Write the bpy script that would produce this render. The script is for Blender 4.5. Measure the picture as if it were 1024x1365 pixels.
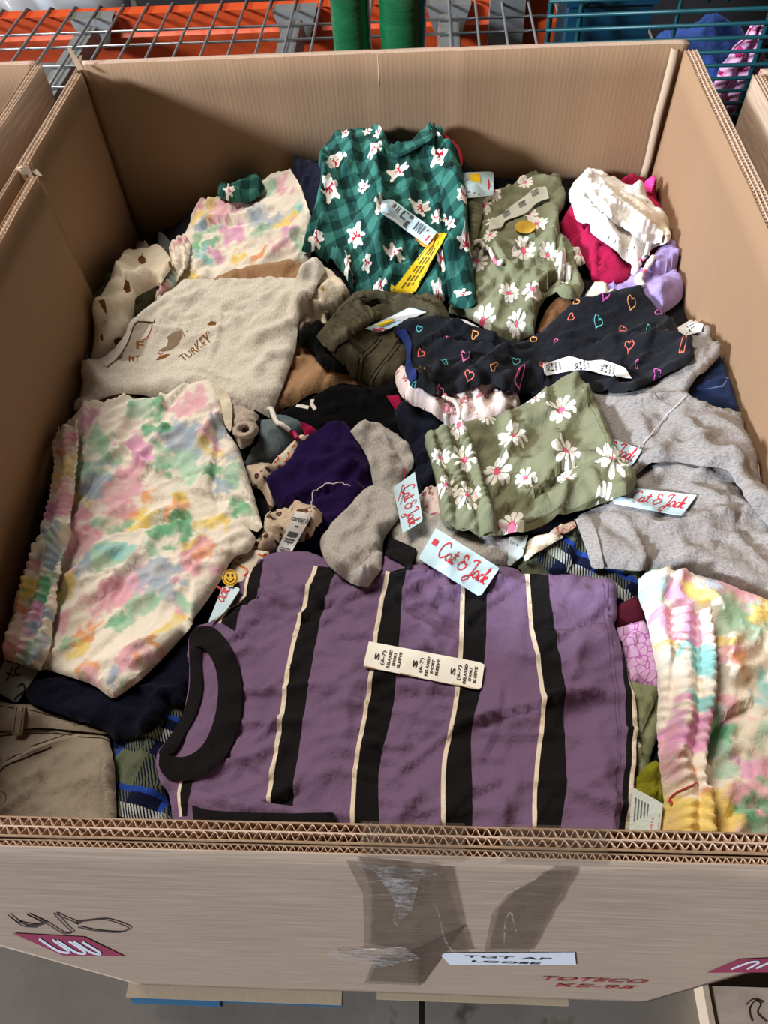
import bpy, math, random
import numpy as np
from mathutils import Matrix, Vector
from mathutils.geometry import delaunay_2d_cdt

random.seed(7)
for _o in list(bpy.data.objects): bpy.data.objects.remove(_o)
scene = bpy.context.scene
COL = scene.collection

# ------------------------------------------------------------------ camera
ZT = 1.38                                   # height of the box rim above the floor
FPX = 1000.92
CAM = np.array([0.07847, -0.12082, ZT + 0.54463])
CR = np.array([0.9984667, 0.0324253, -0.0448640])      # right
CD = np.array([-0.00044575, -0.8057421, -0.5922664])   # down
CF = np.array([-0.0553532, 0.5913783, -0.8044922])     # forward
cd = bpy.data.cameras.new('camera'); cam = bpy.data.objects.new('camera', cd); COL.objects.link(cam)
cd.sensor_fit = 'VERTICAL'; cd.sensor_height = 36.0; cd.lens = 36.0 * FPX / 1365.0
cd.clip_start = 0.02; cd.clip_end = 60
m = Matrix.Identity(4)
for i in range(3):
    m[i][0] = CR[i]; m[i][1] = -CD[i]; m[i][2] = -CF[i]; m[i][3] = CAM[i]
cam.matrix_world = m
scene.camera = cam

# ------------------------------------------------------------------ light
w = bpy.data.worlds.new('world'); scene.world = w; w.use_nodes = True
bg = w.node_tree.nodes['Background']
bg.inputs[0].default_value = (1.0, 0.90, 0.78, 1); bg.inputs[1].default_value = 0.035
sd = bpy.data.lights.new('door_daylight', 'SUN'); sd.energy = 6.6; sd.angle = math.radians(9); sd.color = (0.76, 0.86, 1.0)
so = bpy.data.objects.new('door_daylight', sd); COL.objects.link(so)
so.rotation_euler = Vector((1.0, 0.52, -0.42)).to_track_quat('-Z', 'Y').to_euler()
so.location = (-3, -2, 3)
# added overhead fill, no fixture in view; lights upward faces more than walls
ad = bpy.data.lights.new('overhead_fill', 'AREA'); ad.shape = 'RECTANGLE'; ad.size = 1.6; ad.size_y = 1.6; ad.energy = 205; ad.color = (1.0, 0.93, 0.84)
ao = bpy.data.objects.new('overhead_fill', ad); COL.objects.link(ao); ao.location = (-1.7, 1.75, 5.0)
ao.rotation_euler = (Vector((0.0, 0.5, 1.2)) - ao.location).to_track_quat('-Z', 'Y').to_euler()
vs = scene.view_settings
vs.view_transform = 'Standard'; vs.look = 'None'; vs.gamma = 1.0; vs.use_curve_mapping = False
vs.exposure = -0.12

# ------------------------------------------------------------------ helpers
def lin(c):
    out = []
    for v in c[:3]:
        v = v / 255.0
        out.append(v / 12.92 if v <= 0.04045 else ((v + 0.055) / 1.055) ** 2.4)
    return tuple(out)

def ray(px, py):
    px = np.asarray(px, float); py = np.asarray(py, float)
    return CF + np.multiply.outer((px - 512) / FPX, CR) + np.multiply.outer((py - 682.5) / FPX, CD)

def on_plane(px, py, axis, val):
    v = ray(px, py)
    t = (val - CAM[axis]) / v[..., axis]
    return CAM + v * t[..., None]

def props(o, label=None, cat=None, group=None, kind=None):
    if label: o['label'] = label
    if cat: o['category'] = cat
    if group: o['group'] = group
    if kind: o['kind'] = kind
    return o

def empty(name, loc, label, cat, group=None):
    o = bpy.data.objects.new(name, None); COL.objects.link(o); o.location = loc
    o.empty_display_size = 0.05
    return props(o, label, cat, group)

def mesh_obj(name, verts, faces, mats, parent=None, smooth=False, fmat=None, uv=None, col=None):
    me = bpy.data.meshes.new(name)
    me.from_pydata([tuple(map(float, v)) for v in verts], [], [tuple(map(int, f)) for f in faces])
    if not isinstance(mats, (list, tuple)): mats = [mats]
    for mm in mats: me.materials.append(mm)
    n = len(me.polygons)
    if smooth: me.polygons.foreach_set('use_smooth', [True] * n)
    if fmat is not None: me.polygons.foreach_set('material_index', np.asarray(fmat, np.int32))
    if uv is not None:
        lay = me.uv_layers.new(name='UVMap')
        li = np.zeros(len(me.loops), np.int32); me.loops.foreach_get('vertex_index', li)
        lay.data.foreach_set('uv', np.asarray(uv, np.float32)[li].ravel())
    if col is not None:
        at = me.color_attributes.new('dye', 'FLOAT_COLOR', 'POINT')
        c4 = np.ones((len(verts), 4), np.float32); c4[:, :3] = col
        at.data.foreach_set('color', c4.ravel())
    me.update()
    o = bpy.data.objects.new(name, me); COL.objects.link(o)
    if parent is not None:
        o.parent = parent
        o.matrix_parent_inverse = Matrix.Translation(-Vector(parent.location))
    return o

class MB:
    """collects boxes, tubes and quads into one mesh"""
    def __init__(s): s.v = []; s.f = []
    def add(s, vs, fs):
        b = len(s.v); s.v += [tuple(v) for v in vs]; s.f += [tuple(b + i for i in f) for f in fs]; return s
    def box(s, lo, hi):
        x0, y0, z0 = lo; x1, y1, z1 = hi
        return s.add([(x0,y0,z0),(x1,y0,z0),(x1,y1,z0),(x0,y1,z0),(x0,y0,z1),(x1,y0,z1),(x1,y1,z1),(x0,y1,z1)],
                     [(0,3,2,1),(4,5,6,7),(0,1,5,4),(1,2,6,5),(2,3,7,6),(3,0,4,7)])
    def tube(s, pts, r, n=8, cap=True):
        pts = [Vector(p) for p in pts]; k = len(pts); rs = r if isinstance(r, (list, tuple)) else [r] * k
        vs = []; up = None
        for i, p in enumerate(pts):
            t = (pts[min(i+1, k-1)] - pts[max(i-1, 0)]).normalized()
            if up is None or abs(t.dot(up)) > 0.95:
                up = Vector((0,0,1)) if abs(t.z) < 0.9 else Vector((1,0,0))
            a = t.cross(up).normalized(); b = a.cross(t).normalized(); up = b
            for j in range(n):
                an = 2 * math.pi * j / n
                vs.append(p + (a * math.cos(an) + b * math.sin(an)) * rs[i])
        fs = [(i*n+j, i*n+(j+1) % n, (i+1)*n+(j+1) % n, (i+1)*n+j) for i in range(k-1) for j in range(n)]
        if cap: fs += [tuple(range(n))[::-1], tuple(range((k-1)*n, k*n))]
        return s.add(vs, fs)
    def build(s, name, mat, parent=None, smooth=False): return mesh_obj(name, s.v, s.f, mat, parent, smooth)

def cr_curve(pts, step, closed=True):
    """Catmull-Rom through pixel points; a repeated point makes a sharp corner"""
    P = np.asarray(pts, float); n = len(P); out = []
    rng = range(n) if closed else range(n - 1)
    for i in rng:
        if closed: p0, p1, p2, p3 = P[(i-1) % n], P[i], P[(i+1) % n], P[(i+2) % n]
        else: p0, p1, p2, p3 = P[max(i-1, 0)], P[i], P[i+1], P[min(i+2, n-1)]
        L = np.hypot(*(p2 - p1))
        if L < 1e-9: continue
        k = max(1, int(round(L / step)))
        t = (np.arange(k) / k)[:, None]
        m1 = (p2 - p0) * 0.5; m2 = (p3 - p1) * 0.5
        a1 = np.hypot(*m1); a2 = np.hypot(*m2)
        if a1 > L: m1 = m1 * L / a1
        if a2 > L: m2 = m2 * L / a2
        out.append((2*t**3 - 3*t**2 + 1)*p1 + (t**3 - 2*t**2 + t)*m1 + (-2*t**3 + 3*t**2)*p2 + (t**3 - t**2)*m2)
    if not closed: out.append(P[-1:])
    return np.concatenate(out)

# gradient noise, vectorised
def _h(ix, iy, seed):
    h = (ix.astype(np.int64) * 374761393 + iy.astype(np.int64) * 668265263 + seed * 1442695041) & 0xFFFFFFFF
    h = ((h ^ (h >> 13)) * 1274126177) & 0xFFFFFFFF
    return (h ^ (h >> 16)) & 0xFFFF
def gn(x, y, seed=0):
    ix = np.floor(x); iy = np.floor(y); fx = x - ix; fy = y - iy
    u = fx*fx*fx*(fx*(fx*6-15)+10); v = fy*fy*fy*(fy*(fy*6-15)+10)
    def g(dx, dy):
        a = _h(ix + dx, iy + dy, seed) * (2 * math.pi / 65536.0)
        return np.cos(a) * (fx - dx) + np.sin(a) * (fy - dy)
    n0 = g(0, 0) * (1-u) + g(1, 0) * u; n1 = g(0, 1) * (1-u) + g(1, 1) * u
    return (n0 * (1-v) + n1 * v) * 1.4
def fbm(x, y, seed, o=3):
    s = 0; a = 1; 
    for k in range(o):
        s = s + a * gn(x * 2**k, y * 2**k, seed + k); a *= 0.5
    return s

# ------------------------------------------------------------------ materials
def new_mat(name):
    mt = bpy.data.materials.new(name); mt.use_nodes = True
    nt = mt.node_tree; bs = nt.nodes['Principled BSDF']
    return mt, nt, bs
def N(nt, typ, **kw):
    n = nt.nodes.new(typ)
    for k, v in kw.items():
        if k.startswith('i_'):
            key = k[2:]; key = int(key) if key.isdigit() else key.replace('_', ' ')
            n.inputs[key].default_value = v
        else: setattr(n, k, v)
    return n
def coords(nt, kind='UV', scale=(1,1,1), rot=0):
    tc = N(nt, 'ShaderNodeTexCoord'); mp = N(nt, 'ShaderNodeMapping')
    mp.inputs['Scale'].default_value = scale; mp.inputs['Rotation'].default_value = (0, 0, rot)
    nt.links.new(tc.outputs[kind], mp.inputs['Vector']); return mp.outputs[0]
def mix(nt, fac, a, b, mode='MIX'):
    n = N(nt, 'ShaderNodeMix', data_type='RGBA', blend_type=mode)
    for s, v in ((n.inputs[0], fac), (n.inputs[6], a), (n.inputs[7], b)):
        if hasattr(v, 'node'): nt.links.new(v, s)
        elif isinstance(v, (int, float)): s.default_value = v
        else: s.default_value = (*v, 1) if len(v) == 3 else v
    return n.outputs[2]
def ramp(nt, fac, stops):
    n = N(nt, 'ShaderNodeValToRGB'); e = n.color_ramp.elements
    while len(e) < len(stops): e.new(0.5)
    for k, (p, c) in enumerate(stops):
        e[k].position = p; e[k].color = (*c, 1) if len(c) == 3 else c
    nt.links.new(fac, n.inputs[0]); return n.outputs[0]
def bump(nt, bs, h, strength=0.3, dist=0.001):
    b = N(nt, 'ShaderNodeBump'); b.inputs['Strength'].default_value = strength; b.inputs['Distance'].default_value = dist
    nt.links.new(h, b.inputs['Height']); nt.links.new(b.outputs[0], bs.inputs['Normal'])
def noise(nt, vec, scale, detail=3, rough=0.55):
    n = N(nt, 'ShaderNodeTexNoise'); n.inputs['Scale'].default_value = scale
    n.inputs['Detail'].default_value = detail; n.inputs['Roughness'].default_value = rough
    nt.links.new(vec, n.inputs['Vector']); return n.outputs[0]
def math_(nt, op, a, b=None):
    n = N(nt, 'ShaderNodeMath', operation=op)
    for s, v in ((n.inputs[0], a), (n.inputs[1], b)):
        if v is None: continue
        if hasattr(v, 'node'): nt.links.new(v, s)
        else: s.default_value = v
    return n.outputs[0]

_mc = {}
def plain(name, c, rough=0.6, metal=0.0, **kw):
    if name in _mc: return _mc[name]
    mt, nt, bs = new_mat(name); bs.inputs['Base Color'].default_value = (*lin(c), 1)
    bs.inputs['Roughness'].default_value = rough; bs.inputs['Metallic'].default_value = metal
    _mc[name] = mt; return mt

def fabric(name, c, var=0.12, weave=900, rough=0.9, sheen=0.05, dye=False, kind='plain', rot=0.0, c2=None):
    """woven / jersey cloth; UVs are in metres on the cloth"""
    if name in _mc: return _mc[name]
    mt, nt, bs = new_mat(name); base = lin(c)
    uv = coords(nt, 'UV', rot=rot)
    n1 = noise(nt, uv, 60, 4); col = None
    if dye:
        a = N(nt, 'ShaderNodeVertexColor', layer_name='dye'); col = a.outputs[0]
    elif kind == 'heather':
        st = coords(nt, 'UV', (1, 0.22, 1), rot)
        n2 = noise(nt, st, 950, 4, 0.7)
        cc = lin(c2) if c2 else tuple(v * 0.45 for v in base)
        col = ramp(nt, n2, [(0.36, cc), (0.5, base), (0.66, tuple(min(1, v * 1.22) for v in base))])
    elif kind == 'denim':
        st = coords(nt, 'UV', (1, 0.08, 1), rot + 0.7)
        n2 = noise(nt, st, 800, 3, 0.7); n3 = noise(nt, uv, 14, 4)
        a = mix(nt, n2, tuple(v * 0.6 for v in base), tuple(min(1, v * 1.5) for v in base))
        col = mix(nt, math_(nt, 'MULTIPLY', n3, 0.6), a, lin(c2) if c2 else tuple(min(1, v * 1.6) for v in base))
    elif kind == 'rib':
        w_ = N(nt, 'ShaderNodeTexWave', wave_type='BANDS', bands_direction='X'); w_.inputs['Scale'].default_value = 130
        nt.links.new(uv, w_.inputs['Vector'])
        col = mix(nt, w_.outputs['Fac'], tuple(v * 0.72 for v in base), base)
    elif kind == 'gingham':
        sx = N(nt, 'ShaderNodeSeparateXYZ'); nt.links.new(uv, sx.inputs[0])
        def band(o):
            f = math_(nt, 'FRACT', math_(nt, 'MULTIPLY', o, 1 / 0.034)); return math_(nt, 'GREATER_THAN', f, 0.5)
        s = math_(nt, 'MULTIPLY', math_(nt, 'ADD', band(sx.outputs[0]), band(sx.outputs[1])), 0.5)
        col = ramp(nt, s, [(0.0, lin(c2)), (0.5, base), (1.0, tuple(v * 0.36 for v in base))])
    elif kind == 'plaid':
        sx = N(nt, 'ShaderNodeSeparateXYZ'); nt.links.new(uv, sx.inputs[0])
        def fr(o, p, a, b):
            f = math_(nt, 'FRACT', math_(nt, 'MULTIPLY', o, 1 / p))
            return math_(nt, 'MULTIPLY', math_(nt, 'GREATER_THAN', f, a), math_(nt, 'LESS_THAN', f, b))
        X, Y = sx.outputs[0], sx.outputs[1]
        tw = math_(nt, 'GREATER_THAN', math_(nt, 'FRACT', math_(nt, 'MULTIPLY', math_(nt, 'ADD', X, math_(nt, 'MULTIPLY', Y, 0.7)), 260)), 0.5)
        col = mix(nt, fr(X, 0.085, 0.0, 0.45), lin((92, 98, 78)), lin((12, 16, 40)))
        col2 = mix(nt, fr(Y, 0.085, 0.0, 0.5), lin((92, 98, 78)), lin((14, 20, 52)))
        col = mix(nt, tw, col, col2)
        col = mix(nt, math_(nt, 'MAXIMUM', fr(X, 0.085, 0.45, 0.52), fr(Y, 0.085, 0.5, 0.57)), col, lin((34, 66, 150)))
        col = mix(nt, math_(nt, 'MULTIPLY', fr(Y, 0.085, 0.2, 0.36), tw), col, lin((175, 180, 175)))
    elif kind == 'floral':
        v = N(nt, 'ShaderNodeTexVoronoi', feature='F1'); v.inputs['Scale'].default_value = 48; v.inputs['Randomness'].default_value = 0.9
        wv = mix(nt, 0.02, uv, noise(nt, uv, 120, 3), 'LINEAR_LIGHT'); nt.links.new(wv, v.inputs['Vector'])
        n4 = noise(nt, uv, 420, 3)
        f = math_(nt, 'ADD', v.outputs['Distance'], math_(nt, 'MULTIPLY', n4, 0.5))
        col = ramp(nt, f, [(0.36, lin(c2)), (0.55, lin(c2)), (0.61, base), (1, base)])
    elif kind == 'speckle' or kind == 'leopard' or kind == 'scribble':
        v = N(nt, 'ShaderNodeTexVoronoi', feature='F1'); v.inputs['Scale'].default_value = {'speckle': 130, 'leopard': 85, 'scribble': 105}[kind]
        nt.links.new(uv, v.inputs['Vector'])
        if kind == 'speckle': col = ramp(nt, v.outputs['Distance'], [(0.0, lin(c2)), (0.10, lin(c2)), (0.16, base)])
        elif kind == 'leopard': col = ramp(nt, v.outputs['Distance'], [(0.0, lin((120, 82, 60))), (0.20, lin((110, 75, 55))), (0.24, lin(c2)), (0.34, lin(c2)), (0.40, base)])
        else:
            v.feature = 'DISTANCE_TO_EDGE'; col = ramp(nt, v.outputs['Distance'], [(0.0, lin(c2)), (0.03, lin(c2)), (0.06, base)])
    else:
        col = mix(nt, 0.0, base, base)
    col = mix(nt, n1, mix(nt, 1.0, col, (1 - var,) * 3, 'MULTIPLY'), mix(nt, 1.0, col, (1 + var,) * 3, 'MULTIPLY'))
    nt.links.new(col, bs.inputs['Base Color'])
    bs.inputs['Roughness'].default_value = rough
    bs.inputs['Specular IOR Level'].default_value = 0.1
    bs.inputs['Sheen Weight'].default_value = sheen; bs.inputs['Sheen Roughness'].default_value = 0.5
    wv = N(nt, 'ShaderNodeTexNoise'); wv.inputs['Scale'].default_value = weave; nt.links.new(uv, wv.inputs['Vector'])
    lo = noise(nt, uv, 46, 6, 0.62)
    md_ = noise(nt, uv, 150, 4, 0.6)
    h = math_(nt, 'ADD', math_(nt, 'MULTIPLY', wv.outputs[0], 0.10), math_(nt, 'ADD', lo, math_(nt, 'MULTIPLY', md_, 0.28)))
    bump(nt, bs, h, 0.6, 0.0065)
    _mc[name] = mt; return mt

def cardboard(name, c, wash=True, streak=False):
    if name in _mc: return _mc[name]
    mt, nt, bs = new_mat(name); ob = coords(nt, 'Object'); base = lin(c)
    n1 = noise(nt, ob, 3.0, 5); n2 = noise(nt, ob, 260, 3)
    st = coords(nt, 'Object', (0.06, 0.06, 1) if streak else (1, 1, 0.05)); n3 = noise(nt, st, 90 if not streak else 170, 4, 0.65)
    a = mix(nt, n1, tuple(v * 0.86 for v in base), tuple(min(1, v * 1.1) for v in base))
    a = mix(nt, math_(nt, 'MULTIPLY', n2, 0.22), a, tuple(v * 0.6 for v in base))
    if streak: n3s = ramp(nt, n3, [(0.42, (0, 0, 0)), (0.68, (1, 1, 1))]); a = mix(nt, math_(nt, 'MULTIPLY', n3s, 0.55), a, tuple(min(1, v * 1.5 + 0.04) for v in base))
    else: a = mix(nt, math_(nt, 'MULTIPLY', n3, 0.10), a, tuple(min(1, v * 1.45) for v in base))
    nt.links.new(a, bs.inputs['Base Color'])
    bs.inputs['Roughness'].default_value = 0.72 if not streak else 0.5
    bs.inputs['Specular IOR Level'].default_value = 0.3
    h = math_(nt, 'ADD', math_(nt, 'MULTIPLY', n3, 0.8), math_(nt, 'MULTIPLY', n2, 0.2))
    if wash:
        sx = N(nt, 'ShaderNodeSeparateXYZ'); nt.links.new(ob, sx.inputs[0])
        sn = math_(nt, 'SINE', math_(nt, 'MULTIPLY', math_(nt, 'ADD', sx.outputs[0], sx.outputs[1]), 2 * math.pi / 0.0078))
        h = math_(nt, 'ADD', h, math_(nt, 'MULTIPLY', sn, 0.11))
    bump(nt, bs, h, 0.35, 0.0015)
    _mc[name] = mt; return mt

# ------------------------------------------------------------------ setting
def floor_mat():
    mt, nt, bs = new_mat('concrete'); ob = coords(nt, 'Object')
    n1 = noise(nt, ob, 2.2, 6, 0.6); n2 = noise(nt, ob, 40, 5, 0.7); n3 = noise(nt, ob, 9, 4)
    a = ramp(nt, n1, [(0.3, lin((84, 73, 62))), (0.55, lin((114, 103, 91))), (0.75, lin((140, 124, 106)))])
    a = mix(nt, math_(nt, 'MULTIPLY', n2, 0.5), a, lin((118, 106, 94)))
    a = mix(nt, ramp(nt, n3, [(0.62, (0, 0, 0)), (0.72, (1, 1, 1))]), a, lin((74, 60, 48)))
    nt.links.new(a, bs.inputs['Base Color']); bs.inputs['Roughness'].default_value = 0.55
    bump(nt, bs, n2, 0.25, 0.002); return mt
M_FLOOR = floor_mat()
fl = MB()
fl.box((-4, -4, -0.05), (0.064, 7, 0.0)); fl.box((0.076, -4, -0.05), (4, 7, 0.0)); fl.box((0.064, -4, -0.05), (0.076, 7, -0.012))
props(fl.build('floor', M_FLOOR), 'grey brown concrete warehouse floor with a saw cut joint', None, kind='structure')

M_CARD = cardboard('kraft_inside', (158, 125, 95))
M_CARD_OUT = cardboard('kraft_outside', (172, 147, 126), wash=False, streak=True)
M_EDGE = cardboard('kraft_edge', (196, 166, 142), wash=False)
M_FOLD = cardboard('kraft_fold', (196, 170, 142), wash=False)

def sheet(name, org, dx, nrm, L, z0, z1, th, bulge, mat, parent, ns=None, nz=26):
    """one flat liner sheet of a corrugated wall, bulging a little"""
    ns = ns or max(8, int(L / 0.012))
    org = np.array(org, float); dx = np.array(dx, float); nrm = np.array(nrm, float)
    S, Z = np.meshgrid(np.linspace(0, L, ns + 1), np.linspace(z0, z1, nz + 1), indexing='ij')
    b = bulge(S, Z)
    V = []
    for off in (0.0, th):
        P = org + S[..., None] * dx + (b + off)[..., None] * nrm; P[..., 2] = Z
        V.append(P.reshape(-1, 3))
    V = np.concatenate(V); K = (ns + 1) * (nz + 1); F = []
    def id_(i, j, s): return s * K + i * (nz + 1) + j
    for i in range(ns):
        for j in range(nz):
            F.append((id_(i, j, 0), id_(i, j+1, 0), id_(i+1, j+1, 0), id_(i+1, j, 0)))
            F.append((id_(i, j, 1), id_(i+1, j, 1), id_(i+1, j+1, 1), id_(i, j+1, 1)))
    for i in range(ns):
        F.append((id_(i, nz, 0), id_(i, nz, 1), id_(i+1, nz, 1), id_(i+1, nz, 0)))
        F.append((id_(i, 0, 0), id_(i+1, 0, 0), id_(i+1, 0, 1), id_(i, 0, 1)))
    for j in range(nz):
        F.append((id_(0, j, 0), id_(0, j, 1), id_(0, j+1, 1), id_(0, j+1, 0)))
        F.append((id_(ns, j, 0), id_(ns, j+1, 0), id_(ns, j+1, 1), id_(ns, j, 1)))
    return mesh_obj(name, V, F, mat, parent, True)

def flute(name, org, dx, nrm, L, zt, t0, t1, bulge, mat, parent, period=0.0072, depth=0.05, seed=0):
    """the wavy medium between two liners, seen at the rim"""
    org = np.array(org, float); dx = np.array(dx, float); nrm = np.array(nrm, float)
    n = int(L / period * 10); s = np.linspace(0, L, n + 1)
    ph = s / period * 2 * np.pi + 0.9 * gn(s * 14, s * 0 + seed, seed)
    a = (t1 - t0) / 2 * 0.96; c = (t0 + t1) / 2
    wob = 1 - 0.25 * np.clip(gn(s * 9, s * 0 + 3.3, seed + 5) * 2, 0, 1)
    V = []; F = []
    zz = zt - 0.0006 - 0.0012 * np.clip(gn(s * 30, s * 0, seed + 9) + 0.3, 0, 1)
    for off in (-0.00035, 0.00035):
        t = c + a * wob * np.sin(ph) + off
        for z in (zz, zz - depth):
            P = org + s[:, None] * dx + (t + bulge(s, z))[:, None] * nrm; P[:, 2] = z
            V.append(P)
    V = np.concatenate(V); K = n + 1
    for i in range(n):
        F.append((i, i+1, K+i+1, K+i)); F.append((2*K+i, 3*K+i, 3*K+i+1, 2*K+i+1)); F.append((i, 2*K+i, 2*K+i+1, i+1))
    return mesh_obj(name, V, F, mat, parent, True)

def card_wall(parent, name, org, dx, nrm, L, z0, zt, layers, bulge=lambda s, z: s * 0, matin=M_CARD, matout=M_CARD_OUT, fl_depth=0.05, seed=1):
    """wall panel: liners (sub-parts) with corrugated flutes between; nrm points outwards from the inner face"""
    pn = bpy.data.objects.new(name, None); COL.objects.link(pn); pn.parent = parent
    pn.matrix_parent_inverse = Matrix.Translation(-Vector(parent.location)); pn.location = org
    t = 0.0
    nL = len(layers)
    lt = 0.0009
    def pos(t): return np.array(org, float) + np.array(nrm, float) * t
    sheet('liner', pos(t), dx, nrm, L, z0, zt, lt, bulge, matin, pn); t += lt
    for k, a in enumerate(layers):
        flute('flute', pos(0), dx, nrm, L, zt, t, t + a, bulge, M_EDGE, pn, depth=fl_depth, seed=seed + k * 3, period=0.0075 if a > 0.004 else 0.0055); t += a
        sheet('liner', pos(t), dx, nrm, L, z0, zt, lt, bulge, matout if k == nL - 1 else M_EDGE, pn, nz=26 if k == nL - 1 else 4); t += lt
    return pn

HW, DB, ZB = 0.488, 1.208, 0.14
box = empty('cardboard_box', (0, 0.61, ZB), 'tall open brown cardboard bulk box filled with clothing', 'box')
def bul_front(s, z): return -abs(0.004 * np.sin(s * 3.1) * np.clip((ZT - z) * 2, 0, 1) + 0.0025 * gn(s * 5, z * 5, 3) * np.clip((ZT - z) * 6 + 0.25, 0, 1))
def bul_back(s, z):
    g = 0.004 * gn(s * 3, z * 3, 8) * np.clip((ZT - z) * 3 + 0.3, 0, 1) + 0.0012 * gn(s * 16, z * 3, 4)
    for c in (0.50, 0.635): g = g - 0.0022 * np.exp(-((s - c) / 0.006) ** 2)
    return g + 0.004 * np.sin(s * 2.6)
def bul_side(s, z): return 0.006 * gn(s * 2.5, z * 2.5, 15) * np.clip((ZT - z) * 3 + 0.3, 0, 1) + 0.001 * gn(s * 16, z * 4, 4)
# front: double flute board with a shorter single flute sleeve outside
card_wall(box, 'front_panel', (-0.508, 0.012, 0), (1, 0, 0), (0, -1, 0), 1.016, ZB, ZT, [0.0052, 0.0052], bul_front, M_CARD, M_CARD, seed=1)
card_wall(box, 'front_sleeve', (-0.512, -0.002, 0), (1, 0, 0), (0, -1, 0), 1.024, ZB, ZT - 0.004, [0.0036], lambda s, z: s * 0 + 0.0004 * np.sin(s * 9), M_CARD, M_CARD_OUT, seed=5)
card_wall(box, 'back_panel', (-0.500, DB, 0), (1, 0, 0), (0, 1, 0), 1.0, ZB, ZT, [0.0045, 0.0045, 0.0035], bul_back, M_CARD, M_CARD_OUT, seed=9)
card_wall(box, 'right_panel', (HW, 0.012, 0), (0, 1, 0), (1, 0, 0), 1.178, ZB, ZT, [0.0052, 0.0052, 0.0052], bul_side, M_CARD, M_CARD_OUT, seed=14)
card_wall(box, 'left_panel', (-HW, 0.895, 0), (0, 1, 0), (-1, 0, 0), 0.284, ZB, ZT, [0.0052, 0.0052], bul_side, M_CARD, M_CARD_OUT, seed=21)
card_wall(box, 'left_panel', (-0.472, 0.012, 0), (0, 1, 0), (-1, 0, 0), 0.873, ZB, ZT - 0.010, [0.0052, 0.0052], bul_side, M_CARD, M_CARD, seed=25)
card_wall(box, 'left_sleeve', (-0.5005, 0.012, 0), (0, 1, 0), (-1, 0, 0), 1.2, ZB, ZT - 0.004, [0.0036], bul_side, M_CARD, M_CARD_OUT, seed=29)
mb = MB().box((-0.47, 0.03, ZB), (0.486, 1.2, ZB + 0.01)); mb.build('bottom_flap', M_CARD, box)
# folded corner strip at the right back corner and torn kraft at the left back corner
mb = MB(); vs_ = []
nz = 30
for k in range(nz + 1):
    z = ZT - 0.004 - k * 0.62 / nz; wob = 0.0008 * math.sin(k * 0.9) + 0.0004 * math.sin(k * 2.3)
    for j in range(7):
        a = math.pi * j / 6
        vs_.append((0.4795 - 0.0075 * math.cos(a) + wob, DB - 0.001 - 0.007 * math.sin(a), z))
mb.add(vs_, [(k*7+j, k*7+j+1, (k+1)*7+j+1, (k+1)*7+j) for k in range(nz) for j in range(6)])
mb.build('corner_fold', M_FOLD, box, True)
mb = MB()
for k, (a, b, c) in enumerate([((-0.492, 1.19, ZT), (-0.500, 1.20, ZT + 0.012), (-0.508, 1.21, ZT + 0.026)), ((-0.492, 1.195, ZT), (-0.496, 1.20, ZT + 0.008), (-0.492, 1.21, ZT + 0.014)),
                               ((-0.49, 0.888, ZT - 0.012), (-0.478, 0.886, ZT - 0.004), (-0.470, 0.884, ZT - 0.012)), ((-0.495, 0.889, ZT - 0.002), (-0.486, 0.884, ZT + 0.002), (-0.482, 0.88, ZT - 0.012)),
                               ((-0.500, 0.892, ZT - 0.002), (-0.494, 0.885, ZT - 0.004), (-0.491, 0.88, ZT - 0.016))]):
    a, b, c = map(np.array, (a, b, c)); q = np.array((0.004, 0.002, 0.0))
    o = MB().add([a - q, a + q, b + q, b - q, c + q * 0.5, c - q * 0.5], [(0, 1, 2, 3), (3, 2, 4, 5)]).build('torn_paper', M_FOLD, box); o.modifiers.new('t', 'SOLIDIFY').thickness = 0.0012

# writing, prints and tape on the front
YF = -0.0079
def front_pts(pts, lift=0.0):
    P = np.asarray(pts, float); return on_plane(P[:, 0], P[:, 1], 1, YF - lift)
M_MAG = plain('magenta_print', (150, 36, 74), 0.6); M_PAPER = plain('white_paper', (226, 226, 232), 0.55)
M_RED = plain('red_print', (158, 46, 42), 0.6); M_INK = plain('black_marker', (38, 28, 30), 0.5); M_GREYINK = plain('grey_ink', (96, 98, 100), 0.6)
def ngon(name, P, mat, parent, th=0.0): 
    o = mesh_obj(name, P, [tuple(range(len(P)))], mat, parent)
    if th:
        md = o.modifiers.new('t', 'SOLIDIFY'); md.thickness = th; md.offset = 0
    return o
def ribbon(pts, wd):
    """flat strip polygons (2D) along a polyline"""
    P = np.asarray(pts, float); T = np.gradient(P, axis=0); T /= np.maximum(1e-9, np.hypot(T[:, 0], T[:, 1]))[:, None]
    Nn = np.stack([-T[:, 1], T[:, 0]], 1) * (np.asarray(wd).reshape(-1, 1) if np.ndim(wd) else wd) / 2
    return np.concatenate([P + Nn, (P - Nn)[::-1]])
def strip_faces(n): return [(i, i+1, 2*n-2-i, 2*n-1-i) for i in range(n - 1)]
def front_strokes(name, strokes, wd, mat, parent, lift=0.0012, sm=True):
    mb = MB()
    for s in strokes:
        q = cr_curve(s, 2.0, False) if sm else np.asarray(s, float)
        mb.add(front_pts(ribbon(q, wd), lift), strip_faces(len(q)))
    return mb.build(name, mat, parent)
_txt = {}
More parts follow.
